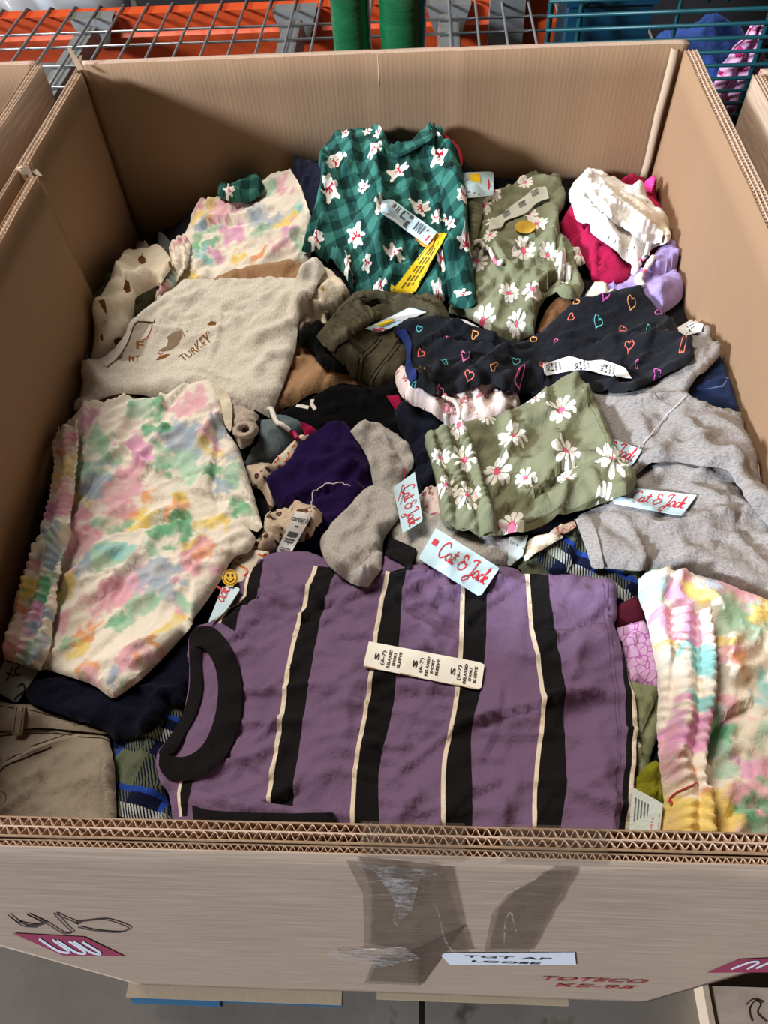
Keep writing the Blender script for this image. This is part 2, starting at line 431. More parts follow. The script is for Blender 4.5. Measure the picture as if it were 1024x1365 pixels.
def text_mesh(body, align='CENTER', bold=0.0):
    key = (body, align, bold)
    if key in _txt: return _txt[key]
    cu = bpy.data.curves.new('lettering', 'FONT'); cu.body = body; cu.align_x = align; cu.align_y = 'CENTER'; cu.size = 1.0; cu.resolution_u = 2
    cu.offset = bold
    ob = bpy.data.objects.new('lettering', cu); COL.objects.link(ob)
    bpy.context.view_layer.update()
    me = bpy.data.meshes.new_from_object(ob.evaluated_get(bpy.context.evaluated_depsgraph_get()))
    V = np.array([v.co[:2] for v in me.vertices]) if len(me.vertices) else np.zeros((0, 2)); F = [tuple(p.vertices) for p in me.polygons]
    bpy.data.objects.remove(ob); bpy.data.curves.remove(cu); bpy.data.meshes.remove(me)
    _txt[key] = (V, F); return V, F
FX = lambda p: on_plane(np.array(p[0]), np.array(p[1]), 1, YF)
def front_text(name, body, x0, x1, zc, h, mat, parent, bold=0.0, lift=0.0012, slant=0.0):
    V, F = text_mesh(body, bold=bold)
    wv = V[:, 0].max() - V[:, 0].min(); hv = V[:, 1].max() - V[:, 1].min()
    cx = (V[:, 0].max() + V[:, 0].min()) / 2; cy = (V[:, 1].max() + V[:, 1].min()) / 2
    X = (x0 + x1) / 2 + (V[:, 0] - cx) / wv * (x1 - x0); Z = zc + (V[:, 1] - cy) / hv * h
    return mesh_obj(name, np.stack([X, np.full(len(X), YF - lift), Z + slant * (X - (x0 + x1) / 2)], 1), F, mat, parent)
lab = ngon('paper_label', front_pts([(585, 1271), (766, 1270), (768, 1286), (600, 1286)], 0.0008), M_PAPER, box, 0.0004)
a, b = FX((612, 1278)), FX((758, 1278))
front_text('lettering', 'TGT AP', FX((618, 1274))[0], FX((738, 1274))[0], (FX((670, 1274.8))[2]), 0.022, M_INK, lab, 0.012, 0.0016)
front_text('lettering', 'LOOSE', FX((628, 1281))[0], FX((722, 1281))[0], (FX((670, 1281.2))[2]), 0.022, M_INK, lab, 0.03, 0.0016)
front_text('red_lettering', 'TOTECO', FX((716, 1306))[0], FX((868, 1306))[0], FX((790, 1305.5))[2], 0.055, M_RED, box, 0.02)
front_text('red_lettering', 'KE-95', FX((738, 1314))[0], FX((850, 1314))[0], FX((790, 1314.0))[2], 0.055, M_RED, box, 0.02)
mg = ngon('magenta_print', front_pts([(16, 1244), (112, 1249), (166, 1275), (84, 1274)], 0.0009), M_MAG, box)
front_strokes('print_mark', [[(52, 1252), (78, 1268), (92, 1269), (70, 1253)], [(76, 1254), (102, 1270), (114, 1270), (92, 1255)], [(98, 1255), (122, 1270), (134, 1271), (110, 1256)]], 3.0, M_PAPER, mg, 0.0016)
mg = ngon('magenta_print', front_pts([(942, 1297), (985, 1279), (1060, 1276), (1060, 1296)], 0.0009), M_MAG, box)
front_strokes('print_mark', [[(975, 1292), (1000, 1283), (1012, 1283), (996, 1292)], [(1008, 1291), (1030, 1282), (1040, 1283)]], 2.4, M_PAPER, mg, 0.0016)
front_strokes('marker_scribble', [[(10, 1219), (24, 1229), (44, 1233), (58, 1231), (36, 1219), (60, 1230), (84, 1244), (96, 1243), (90, 1237), (72, 1218), (82, 1222), (106, 1232), (100, 1230), (112, 1228), (140, 1226), (164, 1233), (172, 1238), (160, 1243), (128, 1241), (104, 1236)],
                                  [(14, 1222), (30, 1234), (50, 1236)]], 1.7, M_INK, box, 0.0012)

def tape_mat():
    mt, nt, bs = new_mat('clear_tape'); ob = coords(nt, 'Object')
    n1 = noise(nt, ob, 25, 4); n2 = noise(nt, coords(nt, 'Object', (0.2, 1, 1.0)), 130, 3)
    bs.inputs['Base Color'].default_value = (*lin((112, 92, 76)), 1)
    bs.inputs['Roughness'].default_value = 0.16
    nt.links.new(ramp(nt, n1, [(0.35, (0.48,)*3), (0.7, (0.66,)*3)]), bs.inputs['Alpha'])
    bump(nt, bs, math_(nt, 'ADD', n1, math_(nt, 'MULTIPLY', n2, 0.4)), 0.8, 0.006); return mt
def film_mat():
    mt, nt, bs = new_mat('crinkled_film'); ob = coords(nt, 'Object')
    n1 = noise(nt, ob, 60, 5, 0.7)
    bs.inputs['Base Color'].default_value = (*lin((215, 210, 208)), 1); bs.inputs['Roughness'].default_value = 0.12
    nt.links.new(ramp(nt, n1, [(0.45, (0.05,)*3), (0.62, (0.6,)*3)]), bs.inputs['Alpha'])
    bump(nt, bs, n1, 1.0, 0.006); return mt
M_TAPE, M_FILM = tape_mat(), film_mat()
M_RIMTAPE = M_TAPE.copy(); M_RIMTAPE.name = 'rim_tape'
for l_ in list(M_RIMTAPE.node_tree.nodes['Principled BSDF'].inputs['Alpha'].links): M_RIMTAPE.node_tree.links.remove(l_)
M_RIMTAPE.node_tree.nodes['Principled BSDF'].inputs['Alpha'].default_value = 0.22
def tape(pts, lift, mat=M_TAPE, name='clear_tape'):
    q = cr_curve([p for p in pts for _ in (0, 1)], 12); P = front_pts(q, lift)
    P[:, 1] -= 0.0012 * (0.5 + gn(P[:, 0] * 40, P[:, 2] * 40, 3))
    return ngon(name, P, mat, box)
tape([(462, 1146), (592, 1160), (625, 1268), (500, 1276), (486, 1310), (560, 1314), (538, 1270), (486, 1262), (484, 1190)], 0.0022)
tape([(726, 1158), (764, 1160), (706, 1268), (646, 1268), (655, 1218), (676, 1192), (712, 1172)], 0.0022)
tape([(466, 1148), (500, 1150), (592, 1160), (560, 1170), (548, 1215), (532, 1228), (524, 1196), (500, 1162)], 0.004, M_FILM, 'crinkled_film')
tape([(438, 1268), (540, 1262), (560, 1276), (500, 1290), (440, 1276)], 0.004, M_FILM, 'crinkled_film')
mb = MB()
for s in [[(486, 1176), (510, 1174)], [(483, 1194), (522, 1193)], [(486, 1210), (502, 1211)], [(578, 1204), (586, 1222), (592, 1250), (604, 1268), (625, 1271)], [(680, 1190), (700, 1178), (720, 1168), (723, 1158)], [(672, 1262), (674, 1226), (681, 1217), (684, 1226), (690, 1250)], [(655, 1210), (668, 1196), (682, 1188)], [(528, 1212), (526, 1228), (534, 1238)]]:
    q = cr_curve(s, 2.0, False); mb.add(front_pts(ribbon(q, 2.6 * np.sin(np.linspace(0.25, 2.9, len(q)))), 0.0056), strip_faces(len(q)))
mb.build('tape_wrinkle', M_FILM, box)
# tape wrapped over the rim
P = [(0.034, -0.0092, ZT - 0.012), (0.105, -0.0092, ZT - 0.012), (0.105, -0.0085, ZT - 0.0025), (0.034, -0.0085, ZT - 0.0025), (0.105, -0.001, ZT + 0.0015), (0.034, -0.001, ZT + 0.0015), (0.105, 0.0135, ZT + 0.0015), (0.034, 0.0135, ZT + 0.0015)]
for k in (0, 0.095):
    mesh_obj('rim_tape', [(p[0] + k, p[1], p[2]) for p in P], [(0, 1, 2, 3), (3, 2, 4, 5), (5, 4, 6, 7)], M_RIMTAPE, box)

# pallet
M_WOOD = cardboard('pallet_wood', (172, 150, 122), wash=False); M_BLUE = plain('blue_paint', (36, 92, 128), 0.6)
pal = empty('wooden_pallet', (0, 0.6, 0), 'worn wooden pallet with blue painted boards under the big box', 'pallet')
for k in range(9):
    x0 = -0.52 + k * 0.118; MB().box((x0, 0.002, 0.122), (x0 + 0.096, 1.235, 0.1385)).build('deck_board', M_WOOD if k % 3 else M_WOOD, pal)
for x0 in (-0.515, -0.02, 0.475):
    MB().box((x0, 0.0, 0.018), (x0 + 0.04, 1.23, 0.122)).build('stringer', M_BLUE, pal)
MB().box((-0.53, -0.030, 0.120), (-0.09, -0.001, 0.1385)).build('lead_board', M_WOOD, pal)
MB().box((-0.02, -0.018, 0.120), (0.36, -0.001, 0.1385)).build('lead_board', M_WOOD, pal)
for y0 in (0.01, 0.58, 1.14):
    MB().box((-0.53, y0, 0.002), (0.53, y0 + 0.09, 0.018)).build('base_board', M_BLUE, pal)
MB().box((-0.525, -0.038, 0.085), (-0.34, -0.005, 0.1195)).build('block', M_BLUE, pal)
MB().box((-0.335, -0.032, 0.105), (-0.09, -0.005, 0.1195)).build('block', M_BLUE, pal)

# neighbouring boxes
def plain_box(label, x0, x1, y0, y1, zt, seed):
    b = empty('cardboard_box', ((x0 + x1) / 2, (y0 + y1) / 2, 0), label, 'box')
    ly = [0.0045, 0.0045, 0.0036]; T = 0.0165
    bu = lambda s, z: 0.003 * gn(s * 3, z * 3, seed)
    card_wall(b, 'front_panel', (x0 + T, y0 + T, 0), (1, 0, 0), (0, -1, 0), x1 - x0 - 2 * T, 0.0, zt, ly, bu, seed=seed)
    card_wall(b, 'back_panel', (x0 + T, y1 - T, 0), (1, 0, 0), (0, 1, 0), x1 - x0 - 2 * T, 0.0, zt, ly, bu, seed=seed + 30)
    card_wall(b, 'side_panel', (x0 + T, y0 + T, 0), (0, 1, 0), (-1, 0, 0), y1 - y0 - 2 * T, 0.0, zt, ly, bu, seed=seed + 60)
    card_wall(b, 'side_panel', (x1 - T, y0 + T, 0), (0, 1, 0), (1, 0, 0), y1 - y0 - 2 * T, 0.0, zt, ly, bu, seed=seed + 90)
    MB().box((x0 + T, y0 + T, 0.0), (x1 - T, y1 - T, 0.01)).build('bottom_flap', M_CARD, b)
    return b
plain_box('open brown cardboard box at the left edge beside the big box', -1.60, -0.566, 0.30, 1.232, ZT, 101)
rb = plain_box('dark brown cardboard box at the upper right edge, torn rim', 0.566, 1.58, 0.30, 1.105, ZT + 0.004, 161)
sb = empty('cardboard_box', (0.85, -0.27, 0), 'low cardboard tray with marker writing at the bottom right corner', 'box')
MB().box((0.662, -0.55, 0), (1.2, 0.030, 0.060)).build('carton', M_CARD_OUT, sb)
MB().box((0.650, -0.552, 0.0), (0.662, 0.032, 0.064)).build('side_flap', M_FOLD, sb)
mb = MB()
for s in [[(1003, 1362), (999, 1346), (1006, 1335), (1014, 1338), (1010, 1350), (1022, 1362)], [(994, 1340), (1004, 1332), (1018, 1336)]]:
    q = cr_curve(s, 1.5, False); R_ = ribbon(q, 1.6); mb.add(on_plane(R_[:, 0], R_[:, 1], 2, 0.0612), strip_faces(len(q)))
mb.build('marker_scribble', M_INK, sb)

# ------------------------------------------------------------------ pallet rack behind
def steel(name, c, rough=0.4, metal=0.8):
    mt, nt, bs = new_mat(name); ob = coords(nt, 'Object'); n1 = noise(nt, ob, 30, 4)
    nt.links.new(mix(nt, n1, tuple(v * 0.75 for v in lin(c)), tuple(min(1, v * 1.15) for v in lin(c))), bs.inputs['Base Color'])
    bs.inputs['Roughness'].default_value = rough; bs.inputs['Metallic'].default_value = metal; return mt
M_ORANGE = steel('orange_paint', (206, 76, 30), 0.45, 0.0); M_ZINC = steel('zinc_wire', (176, 176, 178), 0.4, 0.75); M_GALV = steel('galvanised', (150, 150, 148), 0.45, 0.6)
ZD = ZT - 0.2
rack = empty('pallet_rack', (-0.3, 2.0, 0), 'orange steel rack beam with wire mesh deck behind the box', 'rack')
bm_ = MB(); x0, x1 = -2.2, 0.62
prof = [(1.985, ZD - 0.004), (1.985, ZD - 0.045), (1.972, ZD - 0.052), (1.972, ZD - 0.105), (2.03, ZD - 0.105), (2.03, ZD - 0.004)]
k = len(prof); bm_.add([(x, p[0], p[1]) for x in (x0, x1) for p in prof], [(i, (i+1) % k, k+(i+1) % k, k+i) for i in range(k)] + [tuple(range(k))[::-1], tuple(range(k, 2*k))])
bm_.build('beam', M_ORANGE, rack)
MB().box((x0, 1.20 + 0.06, ZD - 0.105), (x1, 1.275, ZD - 0.012)).build('beam', M_ORANGE, rack)
first = None
for i in range(44):
    x = -2.15 + i * 0.0635
    if first is None:
        first = MB().tube([(0, 1.27, ZD), (0, 2.03, ZD), (0, 2.045, ZD - 0.008), (0, 2.047, ZD - 0.04)], 0.0032, 6).build('deck_wire', M_ZINC, rack, True); o = first
        o.location = (x, 0, 0)
    else:
        o = first.copy(); COL.objects.link(o); o.location = (x, 0, 0)
for y in (1.30, 1.40, 1.50, 1.60, 1.705, 1.805, 1.885):
    MB().tube([(-2.2, y, ZD - 0.005), (0.6, y, ZD - 0.005)], 0.003, 6).build('cross_wire', M_ZINC, rack, True)
for x in (-0.76, -0.245, 0.135):
    mb = MB(); p_ = [(-0.022, ZD - 0.010), (-0.028, ZD - 0.05), (-0.014, ZD - 0.062), (0.014, ZD - 0.062), (0.028, ZD - 0.05), (0.022, ZD - 0.010)]
    mb.add([(x + a, y, z) for y in (1.28, 1.93) for a, z in p_], [(i, (i+1) % 6, 6+(i+1) % 6, 6+i) for i in range(6)] + [(5,4,3,2,1,0), (6,7,8,9,10,11)])
    pl = [(-0.055, 2.005, ZD - 0.002), (0.055, 2.005, ZD - 0.002), (0.055, 1.966, ZD - 0.004), (0.032, 1.95, ZD - 0.066), (-0.032, 1.95, ZD - 0.066), (-0.055, 1.966, ZD - 0.004)]
    mb.add([(x + a, y, z) for a, y, z in pl], [(0, 5, 2, 1), (5, 4, 3, 2)])
    mb.build('support_channel', M_GALV, rack)
MB().box((0.235, 1.95, 0), (0.32, 2.03, 2.1)).build('upright', M_GALV, rack)
MB().box((-2.3, 1.95, 0), (-2.2, 2.03, 2.1)).build('upright', M_GALV, rack)

# green wrapped rolls standing behind
def film_roll(label, x, y, r, z0, z1):
    e = empty('stretch_film_roll', (x, y, z0), label, 'roll', 'green film rolls')
    mt = _mc.get('green_film')
    if not mt:
        mt, nt, bs = new_mat('green_film'); ob = coords(nt, 'Object', (1, 1, 1)); n1 = noise(nt, coords(nt, 'Object', (0.3, 0.3, 1.2)), 70, 4)
        nt.links.new(mix(nt, n1, lin((6, 66, 42)), lin((30, 112, 64))), bs.inputs['Base Color']); bs.inputs['Roughness'].default_value = 0.14
        bs.inputs['Coat Weight'].default_value = 0.6; bump(nt, bs, n1, 0.6, 0.004); _mc['green_film'] = mt
    n = 40; vs_ = []; zs = np.linspace(0, z1 - z0, 40)
    for i, z in enumerate(zs):
        rr = r * (1 + 0.012 * math.sin(z * 120) + 0.02 * math.sin(z * 31 + x * 9))
        for j in range(n): vs_.append((x + rr * math.cos(2*math.pi*j/n), y + rr * math.sin(2*math.pi*j/n), z0 + z))
    fs = [(i*n+j, i*n+(j+1) % n, (i+1)*n+(j+1) % n, (i+1)*n+j) for i in range(len(zs)-1) for j in range(n)] + [tuple(range((len(zs)-1)*n, len(zs)*n))]
    mesh_obj('film', vs_, fs, mt, e, True)
    MB().tube([(x, y, z0), (x, y, z1 + 0.03)], r * 0.42, 20).build('core', M_CARD, e, True)
film_roll('green film wrapped roll behind the box, narrower left one of the pair', -0.056, 1.40, 0.036, ZD + 0.004, ZD + 0.55)
film_roll('green film wrapped roll behind the box, wider right one of the pair', 0.038, 1.385, 0.042, ZD + 0.004, ZD + 0.55)
mb = MB()
for k in range(9):
    t = k / 8; a = 0.006 * math.sin(k * 2.1); mb.v += [(-0.016 + a, 1.355 - 0.004 * (k % 2), ZT - 0.16 + 0.02 * k), (0.004 + a * 0.5, 1.353 + 0.003 * (k % 3), ZT - 0.155 + 0.02 * k)]
mb.f = [(2*k, 2*k+1, 2*k+3, 2*k+2) for k in range(8)]

# teal wire cage on the right, with its contents
M_TEAL = steel('teal_coated_wire', (14, 74, 80), 0.4, 0.1)
cage = empty('wire_cage', (0.85, 1.45, 0), 'dark teal wire cage with close horizontal wires behind the box', 'cage')
YC = 1.42
first = None
for i in range(16):
    z = ZT + 0.015 - i * 0.0235
    if first is None:
        first = MB().tube([(0.30, YC, 0), (1.5, YC, 0)], 0.0035, 6).build('horizontal_wire', M_TEAL, cage, True); o = first
    else:
        o = first.copy(); COL.objects.link(o)
    o.location = (0, 0, z + 0.0)
for x in (0.305, 0.36, 0.535, 0.70, 0.90):
    MB().tube([(x, YC + 0.006, ZT - 0.40), (x, YC + 0.006, ZT + 0.4)], 0.0055 if x in (0.305, 0.36, 0.70) else 0.004, 6).build('vertical_wire', M_TEAL, cage, True)
for x in (0.37, 0.585, 0.62, 0.86):
    MB().tube([(x, YC + 0.012, ZT - 0.02), (x + 0.02, 2.0, ZT - 0.02)], 0.005, 6).build('depth_wire', M_TEAL, cage, True)
MB().box((0.30, YC, 0), (0.325, YC + 0.025, ZT - 0.39)).build('post', M_TEAL, cage)
MB().box((1.48, YC, 0), (1.505, YC + 0.025, ZT + 0.4)).build('post', M_TEAL, cage)
MB().box((0.325, YC + 0.02, ZT - 0.72), (1.48, 2.0, ZT - 0.70)).build('shelf', M_TEAL, cage)
def lump(name, label, cat, c, r, mat, seed, flat=1.0):
    """crumpled cloth bundle"""
    V = []; F = []; nu, nv = 40, 24
    for j in range(nv + 1):
        for i in range(nu):
            th = math.pi * j / nv; ph = 2 * math.pi * i / nu
            V.append((math.sin(th) * math.cos(ph), math.sin(th) * math.sin(ph), math.cos(th)))
    V = np.array(V)
    k = 1 + 0.32 * fbm(V[:, 0] * 1.7 + V[:, 2] * 1.3, V[:, 1] * 1.7 - V[:, 2], seed, 4) 
    V = V * k[:, None] * np.array(r) ; V[:, 2] = np.maximum(V[:, 2], -r[2] * 0.7)
    V = V + np.array(c)
    for j in range(nv):
        for i in range(nu): F.append((j*nu+i, (j+1)*nu+i, (j+1)*nu+(i+1) % nu, j*nu+(i+1) % nu))
    o = mesh_obj(name, V, F, mat, None, True, uv=V[:, [0, 2]]); return props(o, label, cat)
lump('cloth_bundle', 'dark teal bundled blanket inside the wire cage', 'cloth', (0.76, 1.74, ZT - 0.50), (0.2, 0.18, 0.24), fabric('teal_cloth', (20, 62, 84)), 4)
lump('cloth_bundle', 'bright blue bundled cloth high in the wire cage', 'cloth', (0.66, 1.62, ZT - 0.22), (0.10, 0.07, 0.09), fabric('blue_cloth', (70, 104, 190)), 6)
lump('cloth_bundle', 'black bundled cloth at the right inside the wire cage', 'cloth', (1.22, 1.72, ZT - 0.49), (0.2, 0.2, 0.26), fabric('black_cloth', (20, 22, 28)), 9)
MB_ = MB().box((0.35, 1.48, ZT - 0.16), (0.50, 1.60, ZT - 0.02)); 
bn = empty('plastic_bin', (0.425, 1.55, ZT - 0.4), 'blue teal plastic bin inside the left end of the wire cage', 'bin')
mb = MB(); 
for lo, hi in [((0.345, 1.47, ZT-0.699), (0.50, 1.475, ZT-0.02)), ((0.345, 1.60, ZT-0.699), (0.50, 1.605, ZT-0.02)), ((0.345, 1.475, ZT-0.699), (0.35, 1.60, ZT-0.02)), ((0.495, 1.475, ZT-0.699), (0.50, 1.60, ZT-0.02))]:
    MB().box(lo, hi).build('bin_wall', plain('bin_blue', (16, 62, 84), 0.4), bn)
MB().box((0.338, 1.463, ZT-0.035), (0.507, 1.47, ZT-0.015)).build('bin_rim', plain('bin_blue', (16, 62, 84), 0.4), bn)
# pink scarf hanging behind the cage wires
V = []; nu, nv = 16, 50
for j in range(nv + 1):
    t = j / nv; c = on_plane(np.array(1012 - 46 * t), np.array(30 + 128 * t), 1, YC + 0.03); wd = 0.008 + 0.034 * math.sin(min(1, t * 1.3) * 1.9)
    for i in range(nu + 1):
        s = i / nu - 0.5; V.append((c[0] + s * 2 * wd, c[1] + 0.008 * math.sin(s * 14 + t * 5) + 0.004 * math.sin(t * 30), c[2]))
V = np.array(V)
sc = mesh_obj('scarf', V, [(j*(nu+1)+i, j*(nu+1)+i+1, (j+1)*(nu+1)+i+1, (j+1)*(nu+1)+i) for j in range(nv) for i in range(nu)], fabric('pink_dots', (238, 178, 214), kind='floral', c2=(196, 40, 116)), None, True, uv=V[:, [0, 2]])
props(sc, 'pink scarf with magenta spots hanging behind cage wires', 'scarf'); sc.modifiers.new('t', 'SOLIDIFY').thickness = 0.003
# things beyond the rack
bk = empty('shade_backdrop', (-0.6, 2.7, 0), 'dark crate put in for the shade beyond the orange rack beam', 'backdrop')  # made-up dark mass standing in for the unlit space behind the beam
for k in range(4): MB().box((-0.80, 2.45, 0.02 + k * 0.28), (1.8, 2.47, 0.28 + k * 0.28)).build('backdrop_board', plain('backdrop_dark', (26, 20, 20), 0.8), bk)
MB().box((-0.79, 2.472, 0), (1.79, 3.4, 1.13)).build('body', plain('backdrop_dark', (26, 20, 20), 0.8), bk)
lump('plastic_bag', 'white plastic wrapped bundle beyond the rack at upper left', 'bag', (-1.25, 2.55, 0.82), (0.36, 0.3, 0.4), plain('white_plastic', (206, 212, 224), 0.25), 12)
lump('cloth_bundle', 'grey blue clothing bundle seen under the rack wires at upper left', 'cloth', (-0.92, 1.62, ZD - 0.42), (0.22, 0.20, 0.24), fabric('slate_cloth', (88, 104, 136)), 15)

# ------------------------------------------------------------------ cloth on a height field
CELL = 0.004
GX = np.arange(-0.488, 0.4885, CELL); GY = np.arange(0.016, 1.2085, CELL)
GXX, GYY = np.meshgrid(GX, GY, indexing='ij')
def kern(s):
    k = max(1, int(math.ceil(3 * s))); x = np.arange(-k, k + 1); g = np.exp(-0.5 * (x / s) ** 2); return g / g.sum()
def blur(A, s):
    g = kern(s); k = len(g) // 2
    P = np.pad(A, ((k, k), (0, 0)), mode='edge'); B = sum(g[i] * P[i:i + A.shape[0]] for i in range(len(g)))
    P = np.pad(B, ((0, 0), (k, k)), mode='edge'); return sum(g[i] * P[:, i:i + A.shape[1]] for i in range(len(g)))
def samp(A, x, y):
    """smooth (Catmull-Rom) sampling of a grid"""
    fx = np.clip((np.asarray(x) - GX[0]) / CELL, 0, A.shape[0] - 1.001); fy = np.clip((np.asarray(y) - GY[0]) / CELL, 0, A.shape[1] - 1.001)
    ix = fx.astype(int); iy = fy.astype(int); u = fx - ix; v = fy - iy
    def wts(t): return (-0.5*t+t*t-0.5*t**3, 1-2.5*t*t+1.5*t**3, 0.5*t+2*t*t-1.5*t**3, -0.5*t*t+0.5*t**3)
    wu, wv = wts(u), wts(v); r = 0
    for a in range(4):
        xi = np.clip(ix + a - 1, 0, A.shape[0] - 1)
        for b in range(4):
            r = r + wu[a] * wv[b] * A[xi, np.clip(iy + b - 1, 0, A.shape[1] - 1)]
    return r
CTRL = np.array([(-.488,1.18,-.315),(-.488,.89,-.25),(-.472,.77,-.262),(-.472,.62,-.283),(-.472,.49,-.30),(-.472,.33,-.33),(-.45,.1,-.33),
    (-.3,1.2,-.24),(-.16,1.2,-.205),(-.07,1.2,-.115),(0,1.2,-.10),(.09,1.2,-.11),(.2,1.2,-.215),(.32,1.2,-.215),(.49,1.2,-.235),(.488,.96,-.215),(.488,.8,-.24),(.488,.63,-.165),(.488,.5,-.185),(.488,.3,-.205),(.45,.1,-.225),
    (0,.56,-.33),(.03,.8,-.27),(-.25,.42,-.30),(-.25,.7,-.29),(.05,.2,-.265),(.25,.4,-.255),(.25,.7,-.265),(0,1.05,-.17),(-.2,1.05,-.24),(.25,1.0,-.23),(-.2,.1,-.28),(-.1,.55,-.335),(-.3,1.0,-.28)])
def base_h():
    Z = np.zeros_like(GXX); W = np.zeros_like(GXX)
    for x, y, z in CTRL:
        w_ = 1 / ((GXX - x) ** 2 + (GYY - y) ** 2 + 0.004) ** 1.6; Z += w_ * z; W += w_
    return blur(Z / W, 6)
H = ZT + base_h() + 0.012 * fbm(GXX * 7, GYY * 7, 77, 3)
H = H - 0.01

def drape(sig, gap):
    Z = np.maximum(H, blur(H, max(0.6, sig / CELL)))
    Z = blur(Z, 1.6) + gap
    for _ in range(3): Z = Z + 1.5 * blur(np.clip(H + gap - Z, 0, None), 1.3)
    return Z
def hit(px, py, Z):
    px = np.asarray(px, float); py = np.asarray(py, float); v = ray(px, py)
    z = np.full(px.shape, ZT - 0.22)
    for k in range(22):
        t = (z - CAM[2]) / v[..., 2]; x = CAM[0] + t * v[..., 0]; y = CAM[1] + t * v[..., 1]
        zn = samp(Z, x, y); z = z + (zn - z) * (0.8 if k < 8 else 0.5)
    t = (z - CAM[2]) / v[..., 2]
    return np.stack([CAM[0] + t * v[..., 0], CAM[1] + t * v[..., 1]], -1)
def clampxy(P):
    P = P.copy(); lo = np.where(P[:, 1] < 0.89, -0.466, -0.484)
    P[:, 0] = np.clip(P[:, 0], lo, 0.484); P[:, 1] = np.clip(P[:, 1], 0.02, 1.2); return P
def inside(P, poly):
    x, y = P[..., 0], P[..., 1]; r = np.zeros(x.shape, bool); n = len(poly); j = n - 1
    for i in range(n):
        xi, yi = poly[i]; xj, yj = poly[j]
        if yi != yj:
            c = ((yi > y) != (yj > y)) & (x < (xj - xi) * (y - yi) / (yj - yi) + xi); r ^= c
        j = i
    return r
def segdist(P, L, closed=False):
    """distance, arc position and signed side of points to a polyline"""
    A = L if closed else L[:-1]; B = np.roll(L, -1, 0) if closed else L[1:]
    D = B - A; LL = np.maximum(1e-12, (D ** 2).sum(1)); cum = np.concatenate([[0], np.cumsum(np.sqrt(LL))])
    best = np.full(len(P), 1e9); arc = np.zeros(len(P)); side = np.zeros(len(P))
    for i in range(len(A)):
        w_ = P - A[i]; t = np.clip((w_ @ D[i]) / LL[i], 0, 1); q = w_ - t[:, None] * D[i]; dd = (q ** 2).sum(1)
        m_ = dd < best; best = np.where(m_, dd, best); arc = np.where(m_, cum[i] + t * math.sqrt(LL[i]), arc)
        side = np.where(m_, np.sign(D[i, 0] * w_[:, 1] - D[i, 1] * w_[:, 0]), side)
    return np.sqrt(best), arc, side, cum[-1]
def resample(P, step):
    Q = np.vstack([P, P[:1]]); L = np.concatenate([[0], np.cumsum(np.hypot(*np.diff(Q, axis=0).T))])
    n = max(4, int(L[-1] / step)); s = np.linspace(0, L[-1], n, endpoint=False)
    return np.stack([np.interp(s, L, Q[:, 0]), np.interp(s, L, Q[:, 1])], 1)

